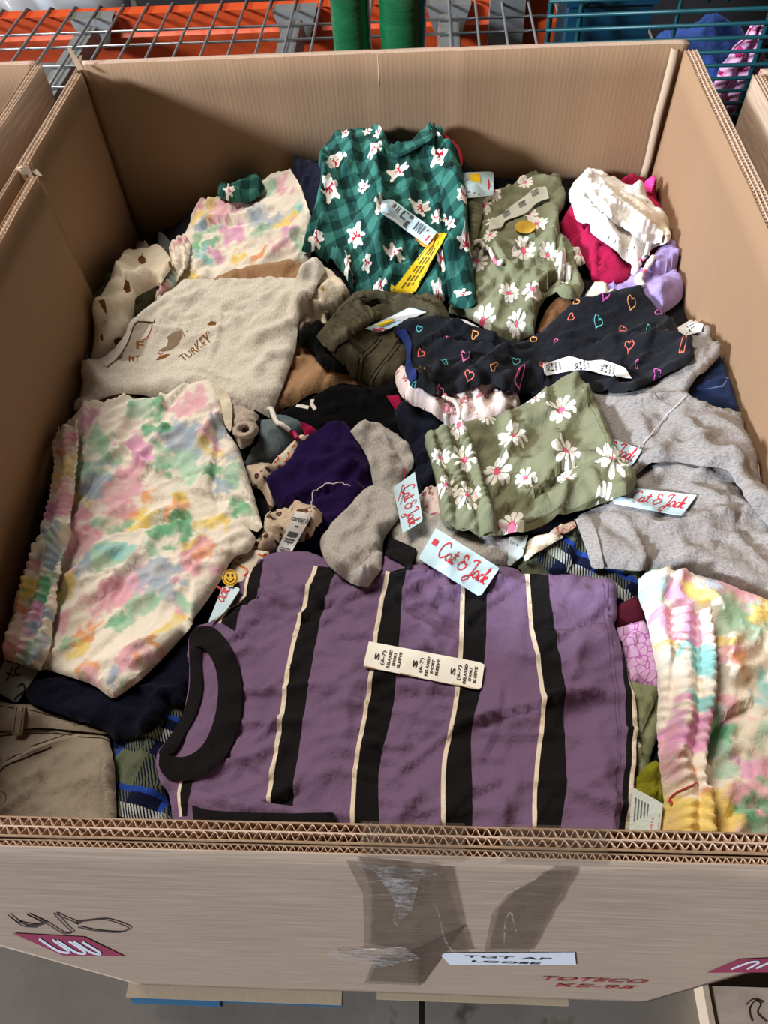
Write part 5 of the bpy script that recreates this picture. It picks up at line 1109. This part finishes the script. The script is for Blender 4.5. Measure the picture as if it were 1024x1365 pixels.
G('folded_garment', [(841,1050),(860,1022),(878,1018),(890,1045),(890,1078),(845,1066)], fabric('lime_jersey', (138, 134, 34)), 'yellow green garment in the gap right of the purple shirt', puff=0.010, lam=0.014, wr=(0.008,0.03,0.2,2), seed=84)
# --- grey romper
tR = thing('light grey heather shorts with two pale blue tags at the right wall', 'shorts', (900,620), 'grey_shorts')
M_GR = fabric('light_grey_heather', (150, 143, 138), kind='heather', c2=(122, 114, 110))
cloth('lower_leg', [(767,693),(802,677),(832,640),(888,615),(962,630),(1002,672),(1070,720),(1070,825),(1001,801),(937,776),(859,764),(789,758),(781,731)], [M_GR], tR, puff=0.028, lam=0.03, sig=0.06, uvrot=1.0, wr=(0.007,0.07,-0.3,2.4), folds=[('s',[(880,700),(850,690),(815,678),(800,676)],.016,.02),('r',[(800,690),(850,715),(920,710),(990,690)],.012,.02),('r',[(900,660),(940,665),(970,655)],.008,.015),('r',[(860,640),(900,632),(950,640)],.008,.02)], seed=86)
cloth('hem', [(767,693),(786,686),(796,712),(806,758),(789,758),(781,731)], [M_GR], tR, puff=0.002, edge=0.002, lam=0.008, sig=0.01, uvrot=1.0, wr=(0,1,0,1), seed=87)
qt2 = [(826,648),(929,660),(909,687),(815,671)]
M_GSEAM = fabric('grey_seam', (112, 106, 104), var=.05)
cloth('upper_leg', [(778,528),(842,530),(877,508),(915,472),(905,450),(934,427),(963,437),(978,443),(998,473),(985,470),(972,456),(958,478),(921,516),(914,527),(921,537),(947,545),(1004,560),(1018,583),(1070,640),(1070,735),(1024,703),(1004,681),(985,656),(963,635),(934,622),(896,616),(860,626),(838,642),(815,610),(798,560)], [M_GR, M_GSEAM], tR, puff=0.024, lam=0.028, sig=0.06, uvrot=1.2, wr=(0.008,0.07,-0.4,2.4), folds=[('r',[(850,630),(890,590),(915,530)],.008,.012),('r',[(915,600),(950,600),(1000,640)],.012,.02),('r',[(815,548),(860,545),(890,550)],.008,.012),('r',[(890,580),(930,570),(980,590),(1010,640)],.010,.018),('r',[(930,440),(940,465),(915,505)],.010,.015),('s',[(870,560),(845,580),(835,600)],.006,.02)], prints=[(strip_px(p_, 1.0), 1) for p_ in [[(800,552),(830,546),(862,546),(890,556)],[(948,552),(985,562),(1012,590)],[(855,638),(905,628),(950,640),(985,670)]]], seed=88)
rt = card('hang_tag', qt2, M_TAG, tR, 0.004, 0.06); decal('lettering', rt, script_polys(qt2, .22, .95, .14, .98), M_TAGRED, rt.o, .0009)
qt1 = [(790,575),(856,599),(839,625),(770,600)]
rt = card('hang_tag', qt1, M_TAG, tR, 0.004, 0.06); decal('lettering', rt, script_polys(qt1, .06, .97, .05, .98), M_TAGRED, rt.o, .0009)
qt = [(901,438),(924,424),(937,441),(907,450)]
rt = card('size_label', qt, M_TAGW, tR, 0.003, 0.05); decal('lettering', rt, [bar(qt,.3,.4,.2,.8),bar(qt,.48,.56,.3,.75),bar(qt,.62,.86,.3,.36),bar(qt,.62,.86,.5,.56)], M_GREYINK, rt.o, .0009); decal('orange_trim', rt, [bar(qt,0,1,.9,.97)], fabric('orange_print', (226,104,40)), rt.o, .0009)
cord('tag_string', [(815,640),(850,600),(890,552),(915,527)], 0.0008, M_STRING, tR, 0.004, 0, 5)
# --- black heart leggings
tK2 = thing('black leggings with small coloured outline hearts across the pile', 'leggings', (720,480), 'heart_leggings')
HC = [fabric('black_legging', (27, 28, 33))] + [fabric('heart_' + n_, c_, var=.03) for n_, c_ in (('coral', (232, 112, 92)), ('pink', (236, 110, 170)), ('teal', (92, 186, 186)), ('orange', (226, 158, 96)), ('magenta', (226, 96, 196)))]
hs = [(597,460,9,.5,2),(632,455,8,2.6,4),(561,474,9,.8,1),(619,485,10,.3,2),(592,491,9,1.2,3),(560,497,10,.2,4),(625,506,11,.3,1),(657,499,9,2.2,4),(686,492,10,.2,3),(691,514,10,-.2,2),(722,505,10,-.3,1),(710,457,8,.6,4),(742,466,11,.5,2),(559,446,7,.2,3),(765,415,8,.8,4),(802,412,10,.4,5),(839,414,11,.1,4),(759,434,8,1.2,1),(795,439,11,.4,3),(829,442,9,.8,1),(864,445,9,.6,3),(890,452,13,.2,5),(744,467,10,.4,2),(834,477,10,.1,1),(906,471,8,2.8,1),(875,500,10,.5,5),(798,502,9,1.0,2),(877,419,9,-.9,5),(587,522,7,.4,2),(845,495,6,1.4,2),(551,512,7,2.0,3)]
pr = [p for h_ in hs for p in heart(*h_)]
rK = cloth('legs', [(524,441),(547,425),(565,426),(600,435),(640,446),(675,458),(712,453),(732,435),(768,407),(823,390),(855,383),(863,400),(880,418),(902,437),(906,450),(920,466),(926,473),(918,486),(887,502),(842,524),(800,524),(760,518),(720,532),(695,528),(660,520),(635,518),(612,526),(585,528),(555,522),(546,514),(554,497),(545,480),(547,460),(540,452),(527,452)], HC, tK2,
  puff=0.018, lam=0.03, sig=0.06, prints=pr, wr=(0.007,0.06,0.3,2.4), res=0.0048, folds=[('s',[(910,440),(870,447),(835,462),(790,468),(720,476),(660,474),(600,462),(548,457)],.012,.03),('r',[(560,430),(620,445),(680,465)],.006,.015),('r',[(740,430),(790,420),(850,395)],.008,.025),('r',[(830,480),(870,465),(915,470)],.012,.016),('r',[(640,500),(700,505),(770,495),(840,500)],.008,.02),('r',[(795,460),(815,475),(808,490)],.006,.01)], seed=90)
cloth('waist_facing', [(526,443),(540,438),(548,455),(548,480),(556,500),(548,512),(540,495),(542,470),(536,454)], [fabric('royal_navy', (34, 46, 92))], tK2, puff=0.003, lam=0.006, edge=0.002, sig=0.01, wr=(0.002,.02,1,1), res=0.004, seed=91)
qs = [(724,485),(842,487),(842,505),(727,500)]
rs = cloth('size_sticker', [(724,485),(724,485),(745,479),(760,475),(782,481),(804,480),(833,490),(833,490),(842,504),(842,504),(804,499),(780,493),(757,495),(727,501),(727,501)], [M_TAGW], tK2, puff=0, edge=0.0025, sig=0.02, wr=(0,1,0,1), res=0.006, thick=0.0006)
for k, (x, y, a) in enumerate([(738,488,.0),(776,486,.05),(810,491,.3)]):
    qq = xf([(-1.3,-.9),(1.3,-.9),(1.3,.9),(-1.3,.9)], x, y, 8, a - .15)
    decal('lettering', rs, [p for j, (t_, w_) in enumerate((('XL', .22), ('14', .16), ('KIDS', .12), ('SHORTS', .12))) for p in text_polys(t_, [qq[3], qq[0], qq[1], qq[2]], .1, .9, .15 + j * .25, w_, .02)], M_INK, rs.o, .0009)
# --- front daisy shorts
tT = thing('olive daisy print shorts in front of the black leggings', 'shorts', (700,620), 'daisy_shorts')
pr = []
for k, (x, y, r) in enumerate([(682,599,21),(661,642,21),(698,652,16),(682,705,20),(746,557,21),(751,620,22),(712,536,13),(813,625,26),(810,667,18),(754,646,13),(648,566,13)]): pr += daisy(x, y, r, k * .41 + .1, .95, 9)
M_OSEAM = fabric('olive_seam', (96, 96, 70), var=.05)
pr += [(strip_px(p_, 1.0), 3) for p_ in [[(768,520),(786,555),(800,590),(808,612)],[(774,516),(793,552),(806,586)],[(700,700),(740,686),(790,668),(826,656)],[(735,690),(720,670),(700,676)]]]
cloth('body', [(566,590),(575,580),(600,576),(640,566),(692,549),(720,530),(745,512),(763,504),(771,510),(784,523),(802,551),(815,586),(828,615),(841,625),(848,643),(839,659),(827,663),(795,677),(763,687),(738,698),(702,711),(662,716),(640,717),(620,711),(595,703),(588,694),(582,650),(572,612)], [M_OLIVE, M_PETAL, M_CENTRE, M_OSEAM], tT,
  puff=0.034, lam=0.035, sig=0.05, prints=pr, wr=(0.008,0.06,0.9,2), res=0.0048, folds=[('r',[(763,510),(758,560),(738,610),(718,650)],.014,.014),('r',[(790,545),(800,580),(810,610)],.010,.010),('s',[(690,690),(720,668),(740,640),(770,625),(800,618)],.014,.025),('r',[(690,680),(740,670),(790,640),(830,635)],.010,.02),('s',[(680,665),(695,672),(712,690)],.012,.012),('r',[(650,600),(700,570),(735,540)],.008,.02)], seed=94)
prw = []
for k, (x, y, r) in enumerate([(632,569,18),(611,576,15),(618,618,19),(623,669,19),(594,657,16),(587,616,14)]): prw += daisy(x, y, r, k * .5, 1.0, 9)
cloth('waistband', [(566,590),(575,580),(600,575),(616,571),(630,595),(640,630),(650,660),(660,690),(662,716),(640,718),(620,712),(595,704),(588,694),(582,650),(572,612)], [M_OLIVE, M_PETAL, M_CENTRE], tT, puff=0.010, lam=0.014, sig=0.02, prints=prw, wr=(0.001,.03,0,1), gather=[([(592,578),(602,610),(614,650),(626,715)],0.0105,0.0075,3,0.036)], res=0.0019, seed=95)
# small vertical tag and front tag
tX2 = thing('grey heather garment rolled into a thick fold on the purple shirt', 'clothing', (480,720), 'rolled_garment')
# --- orange print garment with smiley under the front tie dye
tY = thing('cream orange print top with smiley sticker under the tie dye hem', 'shirt', (310,790), 'print_top')
cloth('body', [(280,840),(298,790),(310,748),(326,734),(360,737),(356,758),(338,780),(324,802),(302,836)], [M_CREAM, fabric('orange_print', (226,104,40)), M_TAGRED], tY, puff=0.010, lam=0.015, prints=[(strip_px(p, 2.4), m_) for p, m_ in [([(313,752),(322,757),(328,760)],1),([(345,742),(352,745),(356,740)],1),([(318,748),(324,746)],1),([(326,770),(332,764),(329,760)],2)]], seed=100)
# --- purple striped shirt
tZ = thing('purple shirt with black and cream vertical stripes at the front', 'shirt', (560,930), 'striped_shirt')
M_PU = fabric('purple_jersey', (122, 96, 126), var=.06); M_BS = fabric('black_stripe', (25, 23, 24), var=.05); M_CS = fabric('cream_stripe', (238, 220, 196), var=.05)
def stripe(le, re, cw=5.5):
    L = cr_curve(le, 8, False); R_ = cr_curve(re, 8, False)
    return [(np.concatenate([L, R_[::-1]]), 1), (np.concatenate([L - [cw, 0], (L + [0.3, 0])[::-1]]), 2)]
pr = []
pr += stripe([(424,757),(414,800),(396,860),(383,930),(373,1000),(364,1078),(362,1140)], [(450,762),(438,800),(425,850),(410,930),(400,1000),(392,1078),(390,1140)])
pr += stripe([(521,775),(512,810),(503,859),(499,900),(490,960),(478,1025),(474,1080),(473,1145)], [(545,762),(537,800),(533,853),(526,935),(516,985),(506,1032),(506,1090),(509,1145)])
pr += stripe([(622,752),(619,800),(617,859),(613,919),(604,975),(595,1019),(593,1070),(594,1145)], [(648,756),(648,800),(647,860),(640,926),(628,980),(628,1039),(629,1090),(628,1145)])
pr += stripe([(704,768),(706,800),(709,845),(720,900),(724,960),(718,1020),(714,1070),(712,1145)], [(730,770),(731,800),(737,846),(746,905),(751,986),(753,1052),(748,1090),(742,1145)])
pr += stripe([(338,758),(333,775),(331,802),(306,816),(298,838)], [(354,748),(350,775),(347,803),(326,818),(318,852)], 4)
pr += stripe([(246,1042),(242,1060),(244,1090)], [(262,1040),(256,1062),(262,1090)], 4)
pr += [(np.concatenate([cr_curve([(824,836),(829,880),(832,940),(833,1000),(826,1070),(820,1135)],8,False), cr_curve([(826,836),(836,880),(842,940),(841,1000),(835,1070),(829,1135)],8,False)[::-1]]),1),
       (np.concatenate([cr_curve([(830,850),(837,890),(842,945),(841,1005),(836,1070),(829,1135)],8,False), cr_curve([(834,848),(842,890),(850,945),(848,1005),(843,1070),(836,1135)],8,False)[::-1]]),2)]
M_PS = fabric('purple_seam', (96, 70, 106), var=.05)
pr += [(strip_px([(800,778),(803,820),(808,860),(818,940),(820,1020),(812,1130)],1.0),3),(strip_px([(806,778),(809,820),(814,860),(823,940),(824,1020),(817,1130)],1.0),3)]
rZ = cloth('body', [(252,852),(262,838),(285,830),(300,818),(312,790),(325,775),(340,757),(358,740),(385,736),(420,740),(450,757),(475,783),(495,783),(512,742),(530,738),(550,756),(580,752),(640,756),(680,760),(705,768),(760,770),(817,775),(823,822),(818,832),(828,860),(840,915),(848,945),(847,1020),(838,1150),(540,1155),(250,1140),(232,1100),(226,1060),(213,1040),(210,1005),(238,968),(252,915)], [M_PU, M_BS, M_CS, M_PS], tZ,
  puff=0.016, lam=0.03, sig=0.09, prints=pr, wr=(0.006,0.08,0.25,2.2), auto=1.25, res=0.0046, folds=[('s',[(600,975),(630,970),(690,955),(760,940),(835,920)],.008,.04),('r',[(640,978),(700,962),(770,930),(815,900)],.008,.014),('r',[(735,905),(775,870),(820,850)],.008,.014),('s',[(822,826),(790,838),(750,850),(700,846)],.006,.03),('r',[(420,870),(480,820),(560,790)],.006,.03),('r',[(560,1010),(640,1050),(720,1060)],.006,.03),('r',[(330,830),(380,800),(440,790)],.008,.018),('s',[(355,805),(335,812),(300,830)],.006,.02),('r',[(390,1000),(450,985),(520,1000)],.004,.02),('r',[(700,900),(690,850),(705,790)],.005,.016),('r',[(770,1000),(800,1040),(800,1100)],.006,.02),('r',[(330,900),(340,960),(330,1030)],.005,.016),('r',[(560,850),(570,920),(560,980)],.004,.03)], seed=102)
cloth('neck_inside', [(262,862),(276,862),(292,890),(296,930),(288,975),(268,1008),(240,1010),(255,960),(262,915)], [M_PU], tZ, puff=-0.001, edge=0.0015, lam=0.01, sig=0.01, wr=(0.002,.02,1,1), seed=103)
cloth('neckband', [(252,846),(258,838),(270,834),(270,850),(268,880),(270,915),(262,950),(246,980),(232,1002),(214,1010),(211,1003),(232,972),(246,945),(253,912)], [M_BS], tZ, puff=0.002, lam=0.008, edge=0.0015, sig=0.008, wr=(0.001,.03,0,1), res=0.005, seed=104)
cloth('neckband', [(252,846),(262,836),(284,836),(304,856),(318,886),(323,925),(319,965),(303,1005),(280,1030),(248,1041),(222,1036),(212,1022),(213,1005),(228,1008),(250,1008),(272,992),(286,958),(291,920),(287,890),(274,866),(260,860)], [M_BS], tZ, puff=0.002, lam=0.008, edge=0.0015, sig=0.008, wr=(0.001,.03,0,1), res=0.005, folds=[('r',[(270,846),(300,880),(306,930),(290,985),(245,1022)],.003,.010)], seed=105)
cloth('sleeve', [(254,1062),(262,1052),(300,1062),(370,1074),(446,1082),(450,1150),(300,1150),(258,1140),(250,1090)], [M_PU, M_BS, M_CS], tZ, puff=0.010, lam=0.014, edge=0.002, sig=0.02, wr=(0.004,.05,.1,3), folds=[('r',[(260,1060),(320,1070),(430,1084)],.006,.008)], seed=106)
cloth('sleeve_cuff', [(256,1074),(280,1080),(330,1083),(390,1084),(446,1083),(447,1112),(380,1109),(300,1106),(258,1100)], [M_BS, fabric('cream_stripe', (238,220,196))], tZ, puff=0.005, lam=0.008, edge=0.002, sig=0.012, wr=(0.001,.03,0,1), prints=[(strip_px([(262,1103),(330,1108),(445,1112)],3),1)], seed=107)
cloth('sleeve_cuff', [(513,714),(534,722),(556,732),(547,758),(530,748),(511,738)], [M_BS], tZ, puff=0.005, lam=0.008, edge=0.003, sig=0.02, wr=(0.001,.03,0,1), seed=108)
qs = [(492,855),(646,884),(641,920),(484,888)]
rs = card('size_sticker', qs, plain('cream_sticker', (250,244,230), .5), tZ, 0.002, 0.02)
for k in range(3):
    u0 = .045 + k * .325; qq = quad_map(qs, np.array([(u0, .92), (u0, .10), (u0 + .25, .08), (u0 + .25, .90)]))
    decal('lettering', rs, text_polys('S', qq, .35, .68, .20, .17, .03) + text_polys('(6-7)', qq, .15, .85, .42, .15, .02) + text_polys('RELAXED', qq, .05, .95, .62, .10, .03) + text_polys('SHORT', qq, .2, .85, .79, .10, .03) + text_polys('SLEEVE', qq, .15, .90, .96, .10, .03), M_INK, rs.o, .0009)
decal('gold_trim', rs, [bar(qs, 0.01, .99, .945, .965)], M_TAN, rs.o, .0008)
# --- rolled grey garment on the shirt
cloth('roll', [(427,722),(432,711),(460,686),(485,657),(507,655),(536,671),(534,688),(513,720),(508,760),(491,783),(472,780),(440,757),(430,740)], [M_GREY], tX2, puff=0.040, lam=0.035, sig=0.03, uvrot=0.9, wr=(0.006,.05,.9,2), folds=[('s',[(468,765),(482,752),(500,735),(512,722)],.012,.015),('r',[(440,735),(470,715),(510,680)],.006,.02),('r',[(475,765),(490,760),(505,755)],.006,.006)], seed=110)
tT2 = thing('pale blue red lettered tag on clear film above the purple shirt', 'tag', (612,750), 'hang_tag')
qt = [(581,704),(666,757),(640,796),(558,744)]
rt = card('card', qt, M_TAG, tT2, 0.006, 0.06); decal('lettering', rt, script_polys(qt, .20, .97, .18, .92), M_TAGRED, rt.o, .0009)
decal('red_clip', rt, [bar(qt, .06, .13, .30, .48)], M_TAGRED, rt.o, .0012)
tT3 = thing('pale blue red lettered tag standing upright beside the grey roll', 'tag', (545,670), 'hang_tag')
qt = [(553,629),(564,694),(537,711),(524,650)]
rt = card('card', qt, M_TAG, tT3, 0.006, 0.06); decal('lettering', rt, script_polys(qt, .18, .99, .12, .95), M_TAGRED, rt.o, .0009)
cord('tag_string', [(540,632),(536,650),(531,668)], 0.0008, M_REDSTR, tT3, 0.006, 0, 5)
# --- front left tie dye shorts
tD = thing('large pastel tie dye shorts lying along the left wall', 'shorts', (200,720), 'tie_dye_shorts')
blD = [(265,535,20,'p'),(245,545,12,'p'),(195,548,18,'g'),(218,545,11,'G'),(240,590,24,'b'),(262,605,22,'b'),(205,578,10,'G'),(222,578,9,'G'),(240,625,24,'g'),(255,640,18,'m'),(228,642,9,'G'),(185,600,16,'P'),(195,620,12,'P'),(178,640,18,'p'),(160,670,20,'p'),(175,690,14,'p'),(132,595,16,'g'),(145,605,14,'g'),(118,632,14,'g'),(138,630,16,'g'),(135,655,16,'b'),(150,640,12,'b'),(105,665,11,'y'),(112,672,8,'y'),(105,690,12,'p'),(125,568,11,'P'),(130,705,16,'g'),(165,708,11,'G'),(196,670,10,'o'),(180,692,8,'o'),(192,698,16,'y'),(205,690,10,'y'),(245,680,10,'o'),(232,695,8,'o'),(248,672,8,'y'),(288,608,10,'y'),(280,590,12,'p'),(290,560,10,'p'),(300,575,14,'b'),(315,610,12,'b'),(310,640,20,'g'),(325,680,12,'G'),(300,660,14,'b'),(285,640,8,'G'),(120,725,18,'p'),(150,755,20,'g'),(120,765,14,'b'),(165,745,10,'c'),(235,715,18,'G'),(215,722,9,'G'),(250,725,10,'G'),(265,735,10,'y'),(280,705,12,'y'),(305,700,12,'y'),(260,755,22,'p'),(282,745,10,'o'),(180,790,20,'P'),(160,805,18,'p'),(195,770,12,'p'),(215,775,22,'b'),(230,800,16,'b'),(205,745,12,'g'),(190,815,20,'g'),(170,840,13,'g'),(160,835,8,'G'),(235,830,10,'y'),(225,845,12,'y'),(238,820,8,'p'),(255,810,12,'g'),(130,845,10,'o'),(108,855,10,'o'),(110,870,12,'y'),(130,890,11,'o'),(112,895,8,'o'),(185,875,14,'p'),(165,895,12,'p'),(210,865,8,'o'),(95,790,11,'y'),(90,775,12,'p'),(85,830,10,'p'),(92,860,9,'g'),(150,915,10,'b'),(175,905,8,'m'),(125,905,8,'p'),(100,740,10,'p'),(140,810,14,'p')]
cloth('body', [(74,592),(82,580),(100,572),(107,565),(130,550),(160,542),(200,535),(223,534),(232,525),(255,512),(281,509),(292,522),(298,545),(303,575),(318,598),(328,627),(340,665),(351,705),(344,712),(332,706),(342,720),(333,738),(312,750),(290,785),(273,812),(250,845),(234,863),(195,902),(158,929),(148,931),(125,915),(66,894),(52,894),(32,888),(8,880),(6,870),(25,815),(32,780),(45,747),(52,720),(60,710),(70,667),(77,630)], [M_DYE, fabric('pale_hem', (222,218,200), var=.04)], tD,
  puff=0.022, lam=0.03, sig=0.07, dye=tiedye(blD, 51), res=0.0036, wr=(0.007,.07,0.9,2.2), prints=[(strip_px([(283,512),(292,545),(304,585),(318,625),(333,668),(344,706)],1.0),1),(strip_px([(330,742),(300,778),(270,818),(240,852),(195,892),(150,923)],1.0),1)],
  folds=[('s',[(296,692),(250,706),(190,714),(140,721),(98,714)],.010,.05),('r',[(85,800),(100,785),(130,768),(170,735)],.012,.012),('r',[(75,850),(110,820),(160,780),(200,735)],.010,.016),('r',[(120,600),(140,650),(130,700)],.008,.02),('r',[(200,560),(215,620),(210,690)],.006,.022),('r',[(260,560),(275,620),(265,690)],.007,.016),('r',[(110,890),(150,850),(200,790),(235,730)],.008,.02),('s',[(296,692),(285,660),(290,600),(282,530)],.006,.02),('s',[(255,740),(262,780),(250,835)],.006,.02),('r',[(100,650),(112,640),(120,660)],.008,.010)], seed=112)
cloth('waistband', [(74,592),(82,580),(100,572),(106,567),(108,600),(104,640),(98,680),(96,710),(90,735),(84,770),(79,805),(73,835),(66,868),(54,895),(32,889),(8,881),(6,870),(25,815),(32,780),(45,747),(52,720),(60,710),(70,667),(77,630)], [M_DYE], tD, puff=0.010, lam=0.016, sig=0.025, res=0.002, wr=(0.001,.03,0,1),
  dye=tiedye([(98,595,13,'p'),(85,612,8,'o'),(102,618,11,'y'),(92,632,12,'y'),(80,645,9,'y'),(92,655,10,'p'),(88,680,14,'p'),(75,690,10,'P'),(82,712,10,'w'),(72,735,18,'b'),(62,730,10,'g'),(85,745,8,'g'),(55,762,9,'p'),(70,755,10,'b'),(38,790,15,'y'),(55,785,9,'y'),(65,780,12,'G'),(58,805,12,'G'),(70,800,9,'G'),(28,817,8,'o'),(45,830,16,'P'),(65,832,9,'b'),(30,845,10,'w'),(20,868,13,'p'),(38,872,12,'g'),(52,868,11,'b'),(30,880,8,'m')], 52), gather=[([(91,574),(92,620),(84,680),(72,735),(58,790),(42,840),(28,886)],0.0105,0.0065,3,0.032)], seed=113)
cloth('lining', [(281,509),(292,514),(305,527),(310,545),(308,576),(300,566),(296,545),(290,525)], [M_CREAM], tD, puff=0.004, lam=0.008, edge=0.002, sig=0.02, wr=(0,1,0,1), seed=114)
qt = [(297,782),(322,783),(301,815),(277,831)]
rt = card('hang_tag', qt, M_TAG, tY, 0.004, 0.05, corners=[(297,782),(322,783),(301,815),(277,831)]); decal('lettering', rt, script_polys([(268,822),(292,776),(318,790),(292,836)], -.4, .98, .0, .9, strokes=SCRIPT[5:]), M_TAGRED, rt.o, .0009)
rs = cloth('smiley_sticker', circle(307,770,11,1.0,18).tolist(), [plain('sticker_yellow', (236,184,40),.5)], tY, puff=0, edge=0.004, sig=0.03, wr=(0,1,0,1), res=0.006, thick=.0006)
decal('print', rs, [(ribbon(circle(307,770,9.2,1.0,24)[np.r_[0:24, 0]], .8), strip_faces(25)), (circle(304,767,1.6,1.4,8), [tuple(range(8))]), (circle(310,767,1.6,1.4,8), [tuple(range(8))]), (ribbon(cr_curve([(302,772),(307,776),(312,772)], 1.5, False), 1.4), strip_faces(len(cr_curve([(302,772),(307,776),(312,772)], 1.5, False))))], M_INK, rs.o, .0008)
# --- front right tie dye shorts
tE = thing('pastel tie dye shorts with pale gathered waistband at the front right', 'shorts', (950,950), 'tie_dye_shorts')
blE = [(865,785,14,'g'),(885,782,12,'b'),(905,785,16,'p'),(925,800,12,'y'),(895,800,12,'P'),(950,785,14,'b'),(980,795,18,'p'),(1000,812,14,'p'),(985,840,22,'g'),(975,820,14,'g'),(1018,825,14,'y'),(955,870,12,'y'),(965,890,14,'p'),(975,905,9,'o'),(1000,920,14,'w'),(990,880,10,'w'),(955,935,10,'p'),(970,960,14,'p'),(950,985,20,'b'),(960,1000,22,'g'),(975,985,12,'G'),(1000,1005,16,'w'),(1005,1050,20,'p'),(990,1035,12,'P'),(975,1060,12,'w'),(960,1085,14,'y'),(1000,1095,22,'p'),(985,1110,14,'p'),(1005,1120,16,'G'),(1020,1080,12,'G'),(955,1115,16,'o'),(965,1105,10,'y'),(1018,990,12,'g'),(1015,930,10,'c'),(1010,880,14,'w')]
cloth('body', [(849,776),(862,768),(906,770),(944,778),(985,792),(1075,830),(1075,1175),(875,1165),(880,1105),(884,1068),(877,1021),(872,965),(875,928),(871,881),(862,830),(851,797)], [M_DYE], tE, puff=0.030, lam=0.03, sig=0.06, dye=tiedye(blE, 61), res=0.004, wr=(0.010,.06,0.9,2), folds=[('r',[(930,790),(955,830),(960,880),(945,920)],.018,.014),('s',[(935,1040),(940,990),(965,960),(1010,940)],.014,.03),('r',[(945,930),(980,890),(1010,840)],.014,.016),('r',[(950,1050),(990,1070),(1040,1060)],.012,.016),('s',[(1030,1090),(990,1085),(960,1100)],.012,.02),('r',[(960,1000),(1000,980),(1040,990)],.010,.03)], seed=120)
cloth('waistband', [(862,832),(876,812),(895,815),(930,818),(944,822),(950,870),(950,927),(938,1004),(936,1042),(946,1065),(952,1170),(876,1165),(880,1105),(884,1068),(877,1021),(872,965),(875,928),(871,881)], [M_DYE], tE, puff=0.012, lam=0.016, sig=0.03, res=0.002, wr=(0.002,.04,0,1), dye=tiedye([(880,835,10,'P'),(905,838,14,'p'),(930,845,14,'P'),(875,865,8,'y'),(915,882,12,'c'),(938,885,13,'c'),(940,905,8,'c'),(900,885,9,'w'),(905,920,9,'w'),(935,948,9,'c'),(922,958,9,'p'),(905,975,18,'P'),(930,965,12,'P'),(890,995,16,'p'),(925,1000,12,'P'),(890,1030,12,'p'),(925,1060,9,'o'),(885,1070,13,'y'),(905,1080,13,'y'),(935,1080,14,'y'),(895,1050,10,'w'),(880,1110,12,'o'),(910,1115,14,'o'),(940,1110,12,'y'),(895,1095,12,'y')], 62), gather=[([(910,815),(910,880),(912,940),(906,1000),(908,1060),(912,1160)],0.0105,0.0065,3,0.036)], seed=121)
cord('tag_string', [(884,1085),(895,1062),(915,1050),(936,1040)], 0.0008, M_REDSTR, tE, 0.004, 0, 5)
tV = thing('grey green card tag with red lettering at the front right', 'tag', (860,1090), 'hang_tag')
qt = [(843,1049),(884,1071),(877,1128),(838,1113)]
rt = card('card', qt, fabric('pale_sage_card', (206,216,208), var=.03), tV, 0.006, 0.05)
decal('lettering', rt, [bar(qt,.1+.1*k,.14+.1*k,.2,.2+.5-.06*k) for k in range(5)], M_GREYINK, rt.o, .0009); decal('red_lettering', rt, text_polys('WE MADE IT', [qt[1],qt[2],qt[3],qt[0]], .2, .8, .12, .10, .02) + text_polys('BETTER', [qt[1],qt[2],qt[3],qt[0]], .3, .75, .28, .10, .02), M_TAGRED, rt.o, .0009)
